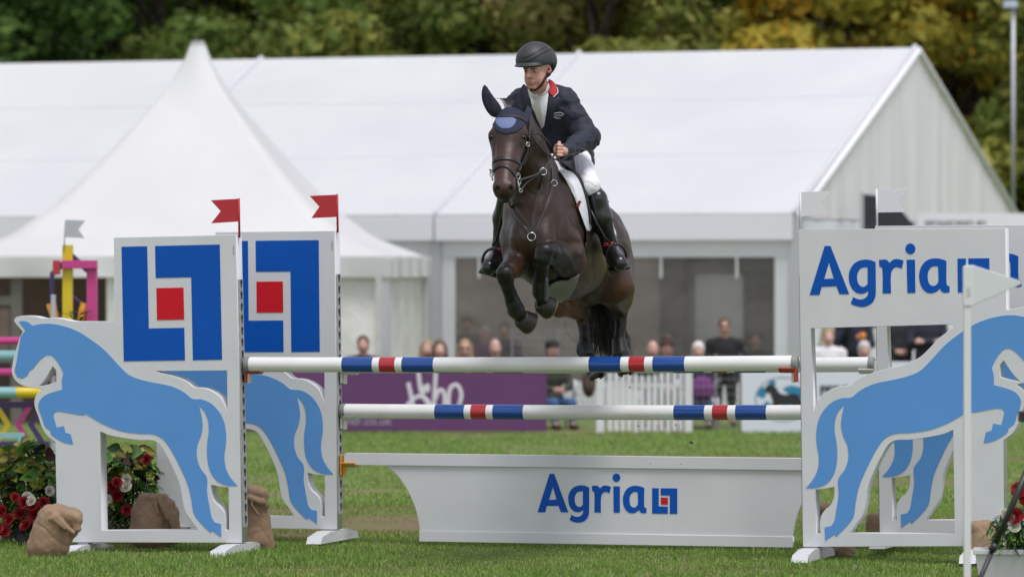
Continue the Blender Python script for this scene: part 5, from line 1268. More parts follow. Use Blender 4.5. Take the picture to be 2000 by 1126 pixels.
# whip held in the hand
mb = MB(); mb.tube([P(1078,298,28.40),P(1100,306,28.42),P(1122,301,28.45),P(1140,293,28.5)], [.005,.006,.006,.005], 8); mb.tube([P(1137,294,28.49),P(1143,292,28.51)], .009, 8)
tag(obj('riding_whip', mb.me('w', True), LEA), 'short black whip held in the rider\'s hand beside the reins', 'whip')
# ------------------------------------------------------------------ burlap sacks
BURL = M('burlap', (.33,.22,.135), .95, col2=(.25,.165,.10), nscale=7, bump=.45, bscale=240, bdist=.0025, sheen=.15)
def sack(px, py, D, outline, inner, folds, label, seed, depth=.11):
    """outline: rounded corners in photo px (x, y, radius px); inner: fat filling; folds: ridges"""
    o = P(px, py, D); o.z += 0; s_ = D/F; B_ = Body(); Y = np.array((0,1.0,0))
    def W(x, y, dy=0.0): return np.array(((x-px)*s_, dy, (py-y)*s_))
    n = len(outline)
    for i in range(n):
        a, b = outline[i], outline[(i+1) % n]; B_.cone(W(a[0],a[1]), W(b[0],b[1]), a[2]*s_, b[2]*s_, k=.035)
    for (x0,y0,r0,x1,y1,r1) in inner: B_.cone(W(x0,y0), W(x1,y1), r0*s_, r1*s_, k=.05, flat=(Y, min(.95, depth/(max(r0,r1)*s_))))
    for (x0,y0,r0,x1,y1,r1,dy) in folds: B_.cone(W(x0,y0,dy), W(x1,y1,dy), r0*s_, r1*s_, k=.018)
    me = B_.build('sack', h=.007, smooth=1); sd_ = seed*3.1
    def cr(c): return .008*noise.noise(Vector((c.x*8+sd_, c.y*8, c.z*6)))-.020*max(0,.22-abs(noise.noise(Vector((c.x*9+c.z*6, c.y*5, c.z*6+sd_)))))-.012*max(0,.25-abs(noise.noise(Vector((c.x*22-c.z*9, c.y*9, c.z*16+sd_)))))
    rumple(me, cr)
    q = obj('sandbag', me, BURL); q.location = o; return tag(q, label, 'sack', 'burlap sandbags weighing down the jump wings')
BR_T = BURL.node_tree      # woven threads
wv = BR_T.nodes.new('ShaderNodeTexWave'); wv.inputs['Scale'].default_value = 95; wv.bands_direction = 'Z'; wv.inputs['Distortion'].default_value = 1.2
wv2 = BR_T.nodes.new('ShaderNodeTexWave'); wv2.inputs['Scale'].default_value = 95; wv2.bands_direction = 'X'; wv2.inputs['Distortion'].default_value = 1.2
tcb = BR_T.nodes.new('ShaderNodeTexCoord'); ad = BR_T.nodes.new('ShaderNodeMath'); ad.operation = 'ADD'
for w_ in (wv, wv2): BR_T.links.new(tcb.outputs['Object'], w_.inputs['Vector'])
BR_T.links.new(wv.outputs['Fac'], ad.inputs[0]); BR_T.links.new(wv2.outputs['Fac'], ad.inputs[1])
bpn = [n_ for n_ in BR_T.nodes if n_.type == 'BUMP'][0]; BR_T.links.new(ad.outputs[0], bpn.inputs['Height']); bpn.inputs['Distance'].default_value = .002
sack(100,1086,29.5,[(66,1072,12),(120,1070,13),(140,1030,14),(146,1006,14),(92,1004,13),(80,1030,13)],[(92,1060,34,108,1020,36)],[(100,1000,7,132,1003,8,-.07),(128,1002,10,152,1012,12,-.06),(152,1010,12,152,1030,9,-.06),(112,1006,6,146,1038,5,-.105),(104,1010,4,128,1030,3,-.115),(84,1008,4,80,1050,3,-.07)],
  'brown burlap sack leaning on the white wing beside the red roses, farthest left',1)
sack(300,1062,30.55,[(266,1046,14),(345,1046,12),(334,1000,13),(318,976,12),(284,976,13),(272,1000,14)],[(300,1040,38,298,1002,34)],[(290,970,6,316,970,8,-.06),(310,970,9,334,984,10,-.05),(332,984,9,348,1040,11,-.09),(316,976,6,330,1010,5,-.10),(304,978,4,312,1000,3,-.11)],
  'brown burlap sack seen through the opening under the blue horse belly',2)
sack(508,1082,30.35,[(494,1066,12),(522,1066,12),(512,1010,12),(510,964,12),(490,958,12),(486,1000,12)],[(506,1050,22,500,980,20)],[(486,956,9,514,962,10,-.06),(514,962,9,518,985,8,-.05),(488,970,6,512,978,6,-.09),(492,982,3,506,1002,3,-.10)],
  'tall narrow burlap sack standing behind the metal track of the front post',3,.085)
sack(1630,1092,29.55,[(1606,1078,14),(1654,1078,14),(1650,1020,13),(1634,994,12),(1606,994,13),(1600,1030,13)],[(1630,1066,30,1624,1024,28)],[(1604,992,9,1636,1000,9,-.04)],
  'burlap sack behind the foot of the wing with the readable Agria sign',4)
sack(1708,1066,30.45,[(1700,1056,10),(1722,1056,10),(1720,1012,10),(1704,1012,9)],[(1710,1044,16,1710,1026,14)],[],
  'burlap sack glimpsed behind the rear right wing, left of its post',5,.08)
sack(1925,1100,28.75,[(1900,1084,14),(1950,1084,14),(1950,1044,13),(1930,1028,12),(1902,1030,13)],[(1924,1070,34,1922,1052,30)],[(1900,1028,9,1935,1030,8,-.04)],
  'dark burlap sack behind the white trough and thin marker post',6)
# ------------------------------------------------------------------ flower arrangements
LM = M('silk_leaf', attr='Col', rough=.42, spec=.4, trans=.15)
ROSE = M('red_rose', (.20,.004,.008), .65, col2=(.33,.008,.014), nscale=40, trans=.1); WROSE = M('white_rose', (.70,.68,.58), .6, trans=.15); POTB = M('black_pot', (.012,.012,.014), .5)
_rose = {}
def rose_mesh(mat):
    if mat.name in _rose: return _rose[mat.name]
    mb = MB(); rr = random.Random(4)
    for ring, (n, r0, h_, tilt) in enumerate(((3,.006,.030,.15),(4,.012,.032,.4),(5,.018,.030,.7),(6,.024,.024,1.05))):
        for i in range(n):
            a = 2*math.pi*i/n+ring*.5; c, s_ = math.cos(a), math.sin(a); w_ = r0*1.35+.006; vs = []
            for u in range(4):
                t = u/3; rad = r0*(.5+.5*t)+math.sin(tilt)*.022*t**1.5; z = h_*t*math.cos(tilt*.6)
                for v in (-1,-.4,.4,1):
                    ww = w_*v*math.sin(math.pi*(.18+.62*t)); b_ = -abs(v)**2*.006; vs.append((c*(rad+b_)-s_*ww, s_*(rad+b_)+c*ww, z-abs(v)**2*.004))
            mb.add(vs, [[u*4+v,u*4+v+1,(u+1)*4+v+1,(u+1)*4+v] for u in range(3) for v in range(3)])
    me = mb.me('rose', True); me.materials.append(mat); _rose[mat.name] = me; return me
def leaf(V, Fc, C, p, d, up, ln, wd, col, rib=None, curl=.25):
    """one folded, drooping leaf of 2x4 quads"""
    d = d.normalized(); s_ = d.cross(up)
    s_ = s_.normalized() if s_.length > 1e-3 else d.orthogonal().normalized(); n_ = s_.cross(d).normalized(); o = len(V)
    for i in range(6):
        t = i/5; wv = wd*math.sin(math.pi*min(1,.06+.94*t)**.8)*.5 if i < 5 else .0005; c = p+d*ln*t-Vector((0,0,1))*curl*ln*t*t
        for v in (-1,0,1):
            V.append(c+s_*wv*v+n_*abs(v)*wv*.35); k = 1.0 if v else 1.0
            cc = rib if (v == 0 and rib) else col; C.append((cc[0]*k,cc[1]*k,cc[2]*k,1))
    for i in range(5):
        for v in range(2): Fc.append([o+i*3+v,o+i*3+v+1,o+(i+1)*3+v+1,o+(i+1)*3+v])
def leafmesh(name, V, Fc, C, parent):
    me = mesh(name, V, Fc, True); ca = me.color_attributes.new('Col','FLOAT_COLOR','POINT'); ca.data.foreach_set('color', np.array(C, np.float32).ravel()); return obj(name, me, LM, parent)
GRN = [(.04,.12,.02),(.07,.19,.03),(.022,.065,.018),(.12,.26,.04)]; YEL = [(.34,.32,.03)]; DKL = [(.05,.02,.022),(.07,.03,.02),(.02,.018,.02)]
def arrangement(px, py, D, wd, hb, label, seed, roses=(), whites=(), pot=(.2,.25), dens=1.0):
    o = P(px, py, D); root = empty('flower_planter', o, label, 'flower planter'); rr = random.Random(seed)
    mb = MB(); mb.tube([(0,0,-.01),(0,0,pot[1])], [pot[0]*.8,pot[0]], 20); obj('pot', mb.me('p', True), POTB, root)
    V, Fc, C = [], [], []
    for i in range(int(130*dens)):          # broad croton leaves high up
        a = rr.uniform(0,2*math.pi); x = rr.uniform(-wd*.42,wd*.33); z = rr.uniform(hb*.50,hb*.97)*(1-.25*abs(x)/wd); p = Vector((x,rr.uniform(-.12,.12),z)); d = Vector((math.cos(a),math.sin(a)-.25,rr.uniform(-.3,.7)))
        col = rr.choice(GRN+GRN+YEL+DKL+DKL[:1]); rib = (.34,.30,.04) if rr.random() < .4 else None; ln = rr.uniform(.09,.17); leaf(V, Fc, C, p, d, Vector((rr.uniform(-.5,.5),-1,rr.uniform(.0,.9))), ln, ln*rr.uniform(.5,.72), col, rib, .35)
    for i in range(int(1100*dens)):         # small fern and filler leaves
        a = rr.uniform(0,2*math.pi); x = rr.gauss(0,wd*.3); z = pot[1]-.05+abs(rr.gauss(0,.6))*(hb*.55); x = max(-wd*.55,min(wd*.45,x)); p = Vector((x,rr.uniform(-.17,.14),min(z,hb*.8))); d = Vector((math.cos(a),math.sin(a)-.4,rr.uniform(-.6,.7)))
        col = rr.choice(GRN+[(.13,.22,.05),(.16,.25,.03)]); leaf(V, Fc, C, p, d, Vector((0,0,1)), rr.uniform(.035,.08), rr.uniform(.016,.032), col, None, .3)
    for i in range(int(8*dens)):          # trailing sprays
        x = rr.uniform(-wd*.45,wd*.45); z = pot[1]+.05
        for k in range(16):
            p = Vector((x+.02*math.sin(k),-.16-.004*k,z-k*.018)); leaf(V, Fc, C, p, Vector((rr.uniform(-1,1),-.5,-.2)), Vector((0,0,1)), .035, .018, rr.choice([(.22,.30,.03),(.12,.22,.04)]), None, .2)
    leafmesh('foliage', V, Fc, C, root)
    mb = MB()
    for i in range(14): x = rr.uniform(-wd*.4,wd*.4); mb.tube([(x*.3,0,pot[1]*.8),(x*.8,-.02,hb*.5),(x,rr.uniform(-.1,.05),rr.uniform(.6,.9)*hb)], .004, 5)
    obj('stems', mb.me('s', True), M('stem_green', (.05,.08,.03), .6), root)
    for lst, mt, nm in ((roses,ROSE,'rose'),(whites,WROSE,'white_flower')):
        for (x,z,s_) in lst:
            q = obj(nm, rose_mesh(mt), None, root); q.location = ((x-px)*D/F, -.20+rr.uniform(-.03,.02), (py-z)*D/F); q.rotation_euler = (R(rr.uniform(50,85)), 0, R(rr.uniform(-35,35))); q.scale = (s_*.82,)*3
    mb = MB()
    for i in range(26):
        x, z = rr.gauss(0,wd*.25), pot[1]+rr.uniform(.05,hb*.42)
        mb.tube([(x*.5,0,pot[1]*.8),(x,-.19,z)], .0012, 3, False); mb.ell((x,-.2,z),.0045,6,4)
    q = obj('baby_breath', mb.me('b', True), WROSE, root); q['kind'] = 'stuff'; return root
arrangement(50,1085,30.78,.44,.76,'dark planter of red roses, white lilies and broad leaves beside the leftmost sack',21,
  roses=[(14,1035,1.3),(12,995,1.2),(45,1000,1.25),(54,978,1.2),(70,985,1.2),(25,1011,1.1),(75,1003,1.35),(58,1022,1.2),(92,978,1.1),(2,1028,1.2),(36,968,.9)],
  whites=[(60,968,1.1),(68,975,1.0),(102,955,1.0)], pot=(.17,.2), dens=1.25)
arrangement(248,1062,31.15,.40,.66,'planter of white and red roses framed by the opening under the blue horse',22,
  roses=[(233,940,1.1),(236,966,1.25),(252,994,1.1),(291,895,1.0),(222,948,1.1)], whites=[(253,934,1.1),(251,948,1.2),(216,972,.9)], pot=(.15,.22))
# ------------------------------------------------------------------ white trough on the right
def trough():
    D = 27.3; o = P(1905,1128,D); root = empty('trough_planter', o, 'white plastic trough with red and white flowers at the lower right edge', 'trough planter', rot=(0,0,R(-6)))
    o_ = .70; h_ = .165; mb = MB(); vs = []
    def box_t(x0,x1,y0,y1,z0,z1,tp,m): m.add([(x0+tp,y0+tp,z0),(x1-tp,y0+tp,z0),(x1-tp,y1-tp,z0),(x0+tp,y1-tp,z0),(x0,y0,z1),(x1,y0,z1),(x1,y1,z1),(x0,y1,z1)], [[0,3,2,1],[0,1,5,4],[1,2,6,5],[2,3,7,6],[3,0,4,7],[4,5,6,7]])
    box_t(0,o_,0,.22,-.01,h_-.03,.022,mb); TP = M('trough_plastic', (.52,.53,.53), .4, dirt=.15); obj('trough', mb.me(), TP, root)
    mb = MB(); mb.box((-.012,-.012,h_-.03),(o_+.012,.232,h_), bev=.006); obj('rim', mb.me(), TP, root)
    V, Fc, C = [], [], []; rr = random.Random(31)
    for i in range(620):
        x = rr.uniform(.09,.72); z = h_+abs(rr.gauss(0,.16)); z = min(z, h_+.10+.5*x); a = rr.uniform(0,6.28); leaf(V, Fc, C, Vector((x,rr.uniform(-.02,.2),z)), Vector((math.cos(a),math.sin(a)-.4,rr.uniform(-.9,.6))), Vector((0,0,1)), rr.uniform(.04,.10), rr.uniform(.014,.03), rr.choice(GRN+[(.06,.13,.025)]), None, .5)
    leafmesh('foliage', V, Fc, C, root)
    for (px,py,mt,s_) in ((1982,1006,ROSE,1.45),(1990,956,ROSE,1.4),(2004,975,ROSE,1.3),(1972,1011,WROSE,1.1),(1980,1026,WROSE,1.1),(1960,1000,WROSE,.8)):
        q = obj('rose' if mt is ROSE else 'white_flower', rose_mesh(mt), None, root); q.location = ((px-1905)*D/F, -.05, (1128-py)*D/F); q.rotation_euler = (R(70),0,R(rr.uniform(-30,30))); q.scale = (s_*.8,)*3
trough()
# ------------------------------------------------------------------ marker post with pennant, tripod
def marker():
    D = 22.0; x = P(1889,600,D).x; root = empty('marker_post', (x, D, 0), 'slim white marker post with a triangular pennant, close to the camera on the right', 'marker post'); s_ = D/F
    top = HC+(HZ-520)*s_; mb = MB(); mb.box((-.0165,-.0165,-.03),(.0165,.0165,top-.16), bev=.004); obj('post', mb.me(), M('marker_white', (.62,.63,.63), .5, dirt=.3), root)
    lp = [((a-1889)*s_, HC+(HZ-b)*s_) for a, b in ((1881,597),(1881,522),(1886,517),(1901,518),(1994,549),(1995,554),(1900,596))]
    obj('pennant', plate_mesh([lp],.012,.003,y0=-.020), M('pennant_white', (.58,.60,.60), .5, dirt=.6), root)
    mb = MB(); mb.box((-.020,-.022,HC+(HZ-597)*s_),(.026,.010,HC+(HZ-519)*s_), bev=.004); obj('sleeve', mb.me(), MATS['marker_white'], root)
    me = text_mesh('5', .055, .001, bold=.0006); me.transform(Matrix.Translation((-.009,-.0235,HC+(HZ-578)*s_))); obj('mark', me, M('faded_pencil', (.46,.47,.48), .7), root)
marker()
def tripod():
    D = 23.0; ap = P(2012,905,D); root = empty('tripod', (ap.x, D, 0), 'black tripod standing partly out of frame at the lower right corner', 'tripod'); h0 = ap.z
    for (gx,gy) in ((P(1858,1200,D).x-ap.x, -.05),(.42,-.25),(.2,.5)):
        a = Vector((0,0,h0)); b = Vector((gx,gy,.0)); m = a.lerp(b,.48); mb = MB(); mb.tube([a,m],.016,10); lg = obj('leg', mb.me('l', True), M('tripod_black', (.012,.012,.013), .4), root)
        mb = MB(); mb.tube([m-(b-a).normalized()*.03,m+(b-a).normalized()*.01],.020,10); mb.tube([m,b],.0125,10); obj('lower_leg', mb.me('l', True), MATS['tripod_black'], lg)
    mb = MB(); mb.tube([(0,0,h0-.04),(0,0,h0+.22)],.022,12); obj('centre_column', mb.me('l', True), MATS['tripod_black'], root)
    mb = MB(); z1 = P(2000,812,D).z; x1 = P(1990,812,D).x-ap.x; mb.box((x1,-.04,z1-.028),(x1+.12,.05,z1+.025), bev=.006); obj('head', mb.me(), MATS['tripod_black'], root)
tripod()
# ------------------------------------------------------------------ spare colourful jump, far left
def hexframe(cx, cz, r, w_, th, sx=1.0):
    lo = [(cx+sx*r*math.sin(R(60*i)), cz+r*math.cos(R(60*i))) for i in range(6)]; li = [(cx+sx*(r-w_)*math.sin(R(60*i)), cz+(r-w_)*math.cos(R(60*i))) for i in range(6)]
    return plate_mesh([lo, li], th, .006)
def colour_wing():
    D = 43.0; s_ = D/F; gx, g = P(132,0,D).x, gz(0,43); root = empty('jump_wing', (gx, D, g), 'yellow, pink and purple wing with a grey-white flag behind the far left wing', 'jump wing')
    def zx(px, py): return ((px-132)*s_, HC+(HZ-py)*s_-g)
    YL = M('yellow_paint', (.62,.46,.01), .4, dirt=.2); PK_ = M('pink_paint', (.50,.045,.22), .4, dirt=.2); PU = M('purple_paint', (.055,.03,.13), .45, dirt=.1); OR = M('orange_paint', (.75,.32,.01), .45)
    z = zx(0,478)[1]; mb = MB(); mb.box((-.045,-.03,0),(.045,.06,z), bev=.006); obj('post', mb.me(), YL, root)
    a = zx(122,508); b = zx(190,508); mb = MB(); mb.box((a[0]-.0,-.085,a[1]-.075),(b[0],-.035,a[1]), bev=.005); mb2 = MB(); mb2.box((b[0]-.095,-.034,0),(b[0],.05,a[1]-.001), bev=.005)
    obj('cross_bar', mb.me(), PK_, root); obj('outer_post', mb2.me(), PK_, root)
    c = zx(132,572); obj('hexagon', hexframe(c[0]+.03, c[1], .37, .065, .06, .62), PU, root).location.y = .07
    c = zx(134,610); obj('hexagon', hexframe(c[0]+.02, c[1]-.1, .26, .055, .06, .7), PU, root).location.y = .135
    for sx in (-1,1): mb = MB(); mb.tube([(sx*.10,.06,zx(0,640)[1]),(sx*.155,.06,zx(0,592)[1])],[.035,.045],8); obj('petal', mb.me('p', True), OR, root)
    mb = MB(); x, zz = zx(104,575); mb.box((x-.02,-.02,0),(x+.022,.03,zz), bev=.004); obj('cup_track', mb.me(), M('pale_track', (.45,.47,.52), .5, metal=.3), root)
    mb = MB(); x, zz = zx(109,510); mb.box((x-.02,-.09,zz-.12),(x+.045,-.03,zz+.01), bev=.006); obj('red_block', mb.me(), M('faded_red', (.42,.03,.04), .5), root)
    f0 = zx(126,478); f1 = zx(128,430); mb = MB(); mb.tube([(f0[0],-.04,f0[1]-.05),(f1[0],-.04,f1[1])],.006,6); obj('flag_pole', mb.me('p', True), ALU, root)
    lp = [zx(*q) for q in ((128.5,429),(168,430.5),(154,448),(166,465),(128,463))]; obj('pennant', plate_mesh([lp],.006,.001,y0=-.05), M('grey_flag', (.42,.43,.47), .5), root)
    mb = MB(); mb.box((-.3,-.30,-.02),(-.2,.30,.07), bev=.01); obj('foot', mb.me(), M('teal_paint', (.22,.42,.44), .45, dirt=.2), root)
    mb = MB(); mb.box((.2,-.30,-.02),(.3,.30,.07), bev=.01); obj('foot', mb.me(), MATS['teal_paint'], root)
colour_wing()
def cpole(py, rad, segs, label, x1=112, D=42.8):
    s_ = D/F; a = P(-420, py, D); b = P(x1, py, D); mb = MB(); q = obj('jump_pole', None, None) if False else None
    L0 = (b-a).length; n = 20; vs = []; fs = []; mi = []; mats = []
    cuts = [(0 if i == 0 else (p-(-420))/(x1+420)) for i, (p, m) in enumerate(segs)]+[1.0]
    for i, (p, m) in enumerate(segs):
        mats.append(m)
        for t in (cuts[i], cuts[i+1]): vs += [Vector((L0*t, math.cos(2*math.pi*k/n)*rad, math.sin(2*math.pi*k/n)*rad)) for k in range(n)]
        o = len(vs)-2*n
        for k in range(n): fs.append([o+k,o+(k+1)%n,o+n+(k+1)%n,o+n+k]); mi.append(i)
    fs.append([len(vs)-n+k for k in range(n)]); mi.append(len(segs)-1)
    me = mesh('pole', vs, fs, True); me.polygons.foreach_set('material_index', mi); q = obj('jump_pole', me, mats); q.location = a; tag(q, label, 'pole', 'coloured poles of the spare jump on the left')
TEAL = MATS['teal_paint']; PNK = MATS['pink_paint']; YLW = MATS['yellow_paint']
cpole(665,.034,[(-420,PNK)],'pink pole, topmost of the coloured poles at the left edge'); cpole(694,.048,[(-420,TEAL)],'pale teal pole between two pink poles at the left edge')
cpole(726,.034,[(-420,PNK)],'lower pink pole under the teal one at the left edge'); cpole(766,.050,[(-420,YLW),(-250,TEAL),(32,YLW)],'teal and yellow pole, lowest of the coloured poles on the left')
def hex_plank():
    D = 42.9; s_ = D/F; g = gz(0,43); o = Vector((P(-200,0,D).x, D, g)); root = empty('plank', o, 'purple hexagon plank with yellow and pink arrow shapes low on the left', 'plank')
    def zx(px, py): return (P(px,0,D).x-o.x, HC+(HZ-py)*s_-g)
    a, b = zx(-200,784), zx(97,874); mb = MB(); mb.box((0,0,a[1]-.055),(b[0],.04,a[1]), bev=.004); obj('top_rail', mb.me(), MATS['purple_paint'], root)
    mb = MB(); mb.box((0,0,b[1]),(b[0],.04,b[1]+.06), bev=.004); obj('bottom_rail', mb.me(), MATS['purple_paint'], root)
    zc = (a[1]+b[1])/2; hh = (a[1]-b[1])/2-.05
    for px, sg, mt in ((-120,1,'pink_paint'),(-60,-1,'purple_paint'),(-6,1,'yellow_paint'),(56,-1,'pink_paint'),(82,-1,'purple_paint')):
        x = zx(px,0)[0]; w_ = .055; d = .10*sg; lp = [(x-w_/2,zc+hh),(x+w_/2,zc+hh),(x+w_/2+d,zc),(x+w_/2,zc-hh),(x-w_/2,zc-hh),(x-w_/2+d,zc)]; obj('arrow', plate_mesh([lp],.045,.003,y0=-.004), MATS[mt], root)
hex_plank()
def teal_box(px0, px1, pyt, D, label):
    s_ = D/F; a = P(px0,pyt,D); g = gz(0,D); root = empty('jump_block', (a.x, D, g), label, 'jump block'); w_ = (px1-px0)*s_; h_ = a.z-g
    for (x0,x1) in ((0,.055),(w_-.055,w_)): mb = MB(); mb.box((x0,0,0),(x1,.05,h_), bev=.004); obj('upright', mb.me(), TEAL, root)
    mb = MB(); mb.box((.055,.002,h_-.05),(w_-.055,.048,h_), bev=.003); obj('top_bar', mb.me(), TEAL, root); mb = MB(); mb.box((.055,.002,0.1),(w_-.055,.048,.15), bev=.003); obj('lower_bar', mb.me(), TEAL, root)
teal_box(-60,47,845,41.5,'pale teal frame low at the left edge behind the leafy planter')
teal_box(170,262,889,41.5,'pale teal frame behind the planter with white roses')
# blue barrel-like foliage + tiny fern tip on the wing top line
def fern(px, py, D, label):
    root = empty('potted_fir', (P(px,py,D).x, D, gz(0,D)), label, 'plant'); z0 = HC+(HZ-py)*D/F-gz(0,D); V, Fc, C = [], [], []; rr = random.Random(8)
    mb = MB(); mb.tube([(0,0,0),(0,0,z0)],[.02,.006],6); obj('stem', mb.me('s', True), MATS['stem_green'], root)
    for i in range(900):
        t = rr.random(); z = .25+(z0-.2)*t; r = .26*(1-t)**.7+.06; a = rr.uniform(0,6.28); p = Vector((math.cos(a)*r*rr.random(),math.sin(a)*r*rr.random(),z)); leaf(V, Fc, C, p, Vector((math.cos(a),math.sin(a),.5)), Vector((0,0,1)), .07, .010, rr.choice([(.02,.045,.015),(.015,.03,.012)]), None, .1)
    leafmesh('foliage', V, Fc, C, root)
fern(152,624,33.0,'small dark conifer whose tip just shows above the wing outline at left')
# clods of turf thrown up by the hooves
def clod(px, py, D, r, label=None, seed=0):
    B_ = Body(); rr = random.Random(seed)
    for i in range(4): B_.ell((rr.uniform(-r,r),rr.uniform(-r,r)*.6,rr.uniform(-r,r)*.8),(r*rr.uniform(.5,.9),)*3,k=r*.4)
    q = obj('turf_clod', B_.build('c', h=r*.3, smooth=0), M('earth', (.035,.025,.016), .9)); q.location = P(px,py,D); return tag(q, label, 'turf clod', 'specks of earth thrown up by the horse')
clod(1350,864,30.3,.009,'largest dark speck of earth in the air, above the right half of the plank',1)
SP_ = ['between the hind legs','before the third picket of the fence','before the right half of the picket fence','at the left part of the gap under the lower pole','just below the picket fence','right under the rightmost picket','over the grass just above the Agria lettering','leftmost above the plank','just under the lower pole at its centre','right of the plank centre, against its top rail','against the plank rail above the small square emblem','touching the top edge of the plank']
for i, (x,y,r) in enumerate(((1180,672,.004),(1231,756,.004),(1290,744,.003),(1247,831,.004),(1265,850,.003),(1320,829,.004),(1192,862,.003),(1150,866,.003),(1212,830,.003),(1330,905,.003),(1270,905,.003),(1140,872,.003))):
    clod(x,y,30.1,r,'tiny airborne speck of earth '+SP_[i],i+3)
# ------------------------------------------------------------------ spectators
SK = (.62,.36,.29); HAIRC = {'brown':(.10,.055,.03),'blond':(.34,.22,.12),'grey':(.50,.49,.47),'dark':(.02,.017,.015),'red':(.19,.075,.035),'white':(.62,.60,.57)}
def cm(name, c): return M('cloth_'+name, c, .85, bump=.3, bscale=25)
CL = {'navy':cm('navy',(.014,.017,.03)),'black':cm('black',(.012,.012,.014)),'green':cm('olive',(.045,.05,.035)),'blue':cm('blue',(.03,.08,.30)),'grey':cm('grey',(.12,.12,.13)),'white':cm('white',(.68,.66,.68)),'beige':cm('beige',(.42,.38,.30)),'purple':cm('purple',(.13,.025,.14)),'denim':cm('denim',(.05,.12,.25)),'brown':cm('brown',(.07,.045,.03)),'dark':cm('dark',(.02,.022,.028))}
HM_ = {k: M('hair_'+k, v, .7, bump=.5, bscale=40) for k, v in HAIRC.items()}
def person(px, D, pose, top, legs, hair, label, head_py=None, face=(0,-1), hat=None, glasses=False, longhair=False, skin=SK, h=1.72, arms='lap', shoulders=.20, gnd=None, hands=None):
    """one figure: body skin as one surface, clothes, hair and hat as separate parts"""
    s_ = D/F; x = (px-1000)*s_; g = gz(0,D) if gnd is None else gnd
    k = h/1.72; seat = .45*k if pose == 'sit' else .92*k
    hd_z = seat+.80*k if pose == 'sit' else 1.60*k
    if head_py is not None: hz = HC+(HZ-head_py)*s_-g; dz = hz-hd_z
    else: dz = 0
    seat += dz; hd_z += dz
    root = empty('person', (x, D, g), label, 'person'); f = Vector((face[0],face[1],0)).normalized(); r = Vector((-f.y,f.x,0)); Z = Vector((0,0,1))
    def q(a, b, c): return np.array(r*a*k+f*b*k+Z*c)
    B_ = Body(); T_ = Body(); G_ = Body()
    hc_ = hd_z
    B_.ell(q(0,0,hc_),(.076*k,.095*k,.118*k),(r,f,Z),skin,.02).ell(q(0,.025,hc_-.055*k),(.055*k,.065*k,.068*k),(r,f,Z),skin,.03).cone(q(0,.09,hc_-.0),q(0,.108,hc_-.035*k),.010,.014,skin,.012)
    for e in (-1,1): B_.ell(q(.078*e,-.01,hc_-.01),(.012*k,.02*k,.03*k),(r,f,Z),skin,.008); B_.ell(q(.032*e,.093,hc_+.008),(.017*k,.012*k,.011*k),(r,f,Z),k=.008,sub=True)
    B_.ell(q(0,.085,hc_-.068*k),(.024*k,.012*k,.008*k),(r,f,Z),(.40,.15,.13),.006)
    B_.cone(q(0,-.015,hc_-.09*k),q(0,-.03,hc_-.19*k),.052,.060,skin,.03)
    ch = hc_-.36*k
    for W_, m in ((B_,0),(T_,.018)):
        W_.ell(q(0,-.03,ch),((shoulders-.01)*k+m,.115*k+m,.20*k+m),(r,f,Z),skin,.06); W_.ell(q(0,-.02,seat+.10*k),(.155*k+m,.125*k+m,.17*k+m),(r,f,Z),skin,.07)
        for e in (-1,1): W_.cone(q(0,-.03,hc_-.21*k),q(e*shoulders,-.03,hc_-.245*k),.055+m,.058+m,skin,.04)
        sh = lambda e: q(e*(shoulders+.005),-.03,hc_-.26*k)
        for e in (-1,1):
            if arms == 'lap': el, ha = q(e*.25,.04,hc_-.52*k), q(e*.06,.27,hc_-.56*k if pose == 'sit' else hc_-.62*k)
            elif arms == 'down': el, ha = q(e*.27,-.02,hc_-.54*k), q(e*.25,.06,hc_-.79*k)
            elif arms == 'fold': el, ha = q(e*.26,.06,hc_-.50*k), q(-e*.10,.20,hc_-.48*k)
            elif arms == 'eat': el, ha = q(e*.25,.06,hc_-.50*k), (q(e*.05,.22,hc_-.18*k) if e < 0 else q(.08,.24,hc_-.42*k))
            W_.cone(sh(e),el,.048+m,.040+m,skin,.03); W_.cone(el,np.array(el)*.12+np.array(ha)*.88 if m else ha,.038+m,.028+m*.7,skin,.02)
            if not m:
                d = nrm_(np.array(ha)-np.array(el)); B_.ell(ha+d*.04,(.045,.04,.022),(d,np.array(Z) if abs(d[2]) < .9 else np.array(r),np.cross(d,Z)+1e-6),skin,.02)
                u_ = np.array((0,0,1.0))
                for j in range(4): B_.cone(ha+d*.07+u_*(.024-.016*j),ha+d*.105+u_*(.022-.016*j)+np.array(f)*.012,.0095,.008,skin,.006)
                B_.cone(ha+d*.03+u_*.035,ha+d*.075+u_*.05,.011,.009,skin,.008)
    for e in (-1,1):
        hp_ = q(e*.09,0,seat+.03*k)
        if pose == 'sit': kn, an = q(e*.13,.42,seat+.06*k), q(e*.13,.44,max(.08,0)); 
        else: kn, an = q(e*.10,.02,seat*.53), q(e*.11,-.01,.09)
        to = q(e*.13,(.62 if pose == 'sit' else .17),.05)
        for W_, m in ((B_,0),(G_,.014)):
            W_.cone(hp_,kn,.082+m,.056+m,skin,.04); W_.cone(kn,an if not m else (np.array(kn)*.1+np.array(an)*.9),.054+m,.036+m,skin,.03)
        B_.cone(an,to,.036,.028,skin,.02)
    obj('body', B_.build('body', h=.014, colors=True, smooth=1, default=skin), skm, root)
    obj('top', T_.build('top', h=.016, smooth=2), CL[top], root); obj('trousers', G_.build('trousers', h=.018, smooth=2), CL[legs], root)
    S_ = Body()
    for e in (-1,1):
        a = q(e*.13,(.45 if pose == 'sit' else 0),.05); b = q(e*.13,(.62 if pose == 'sit' else .17),.04); S2 = Body(); S2.cone(a,b,.05,.042,k=.02); obj('shoe', S2.build('shoe', h=.014), CL['brown'], root)
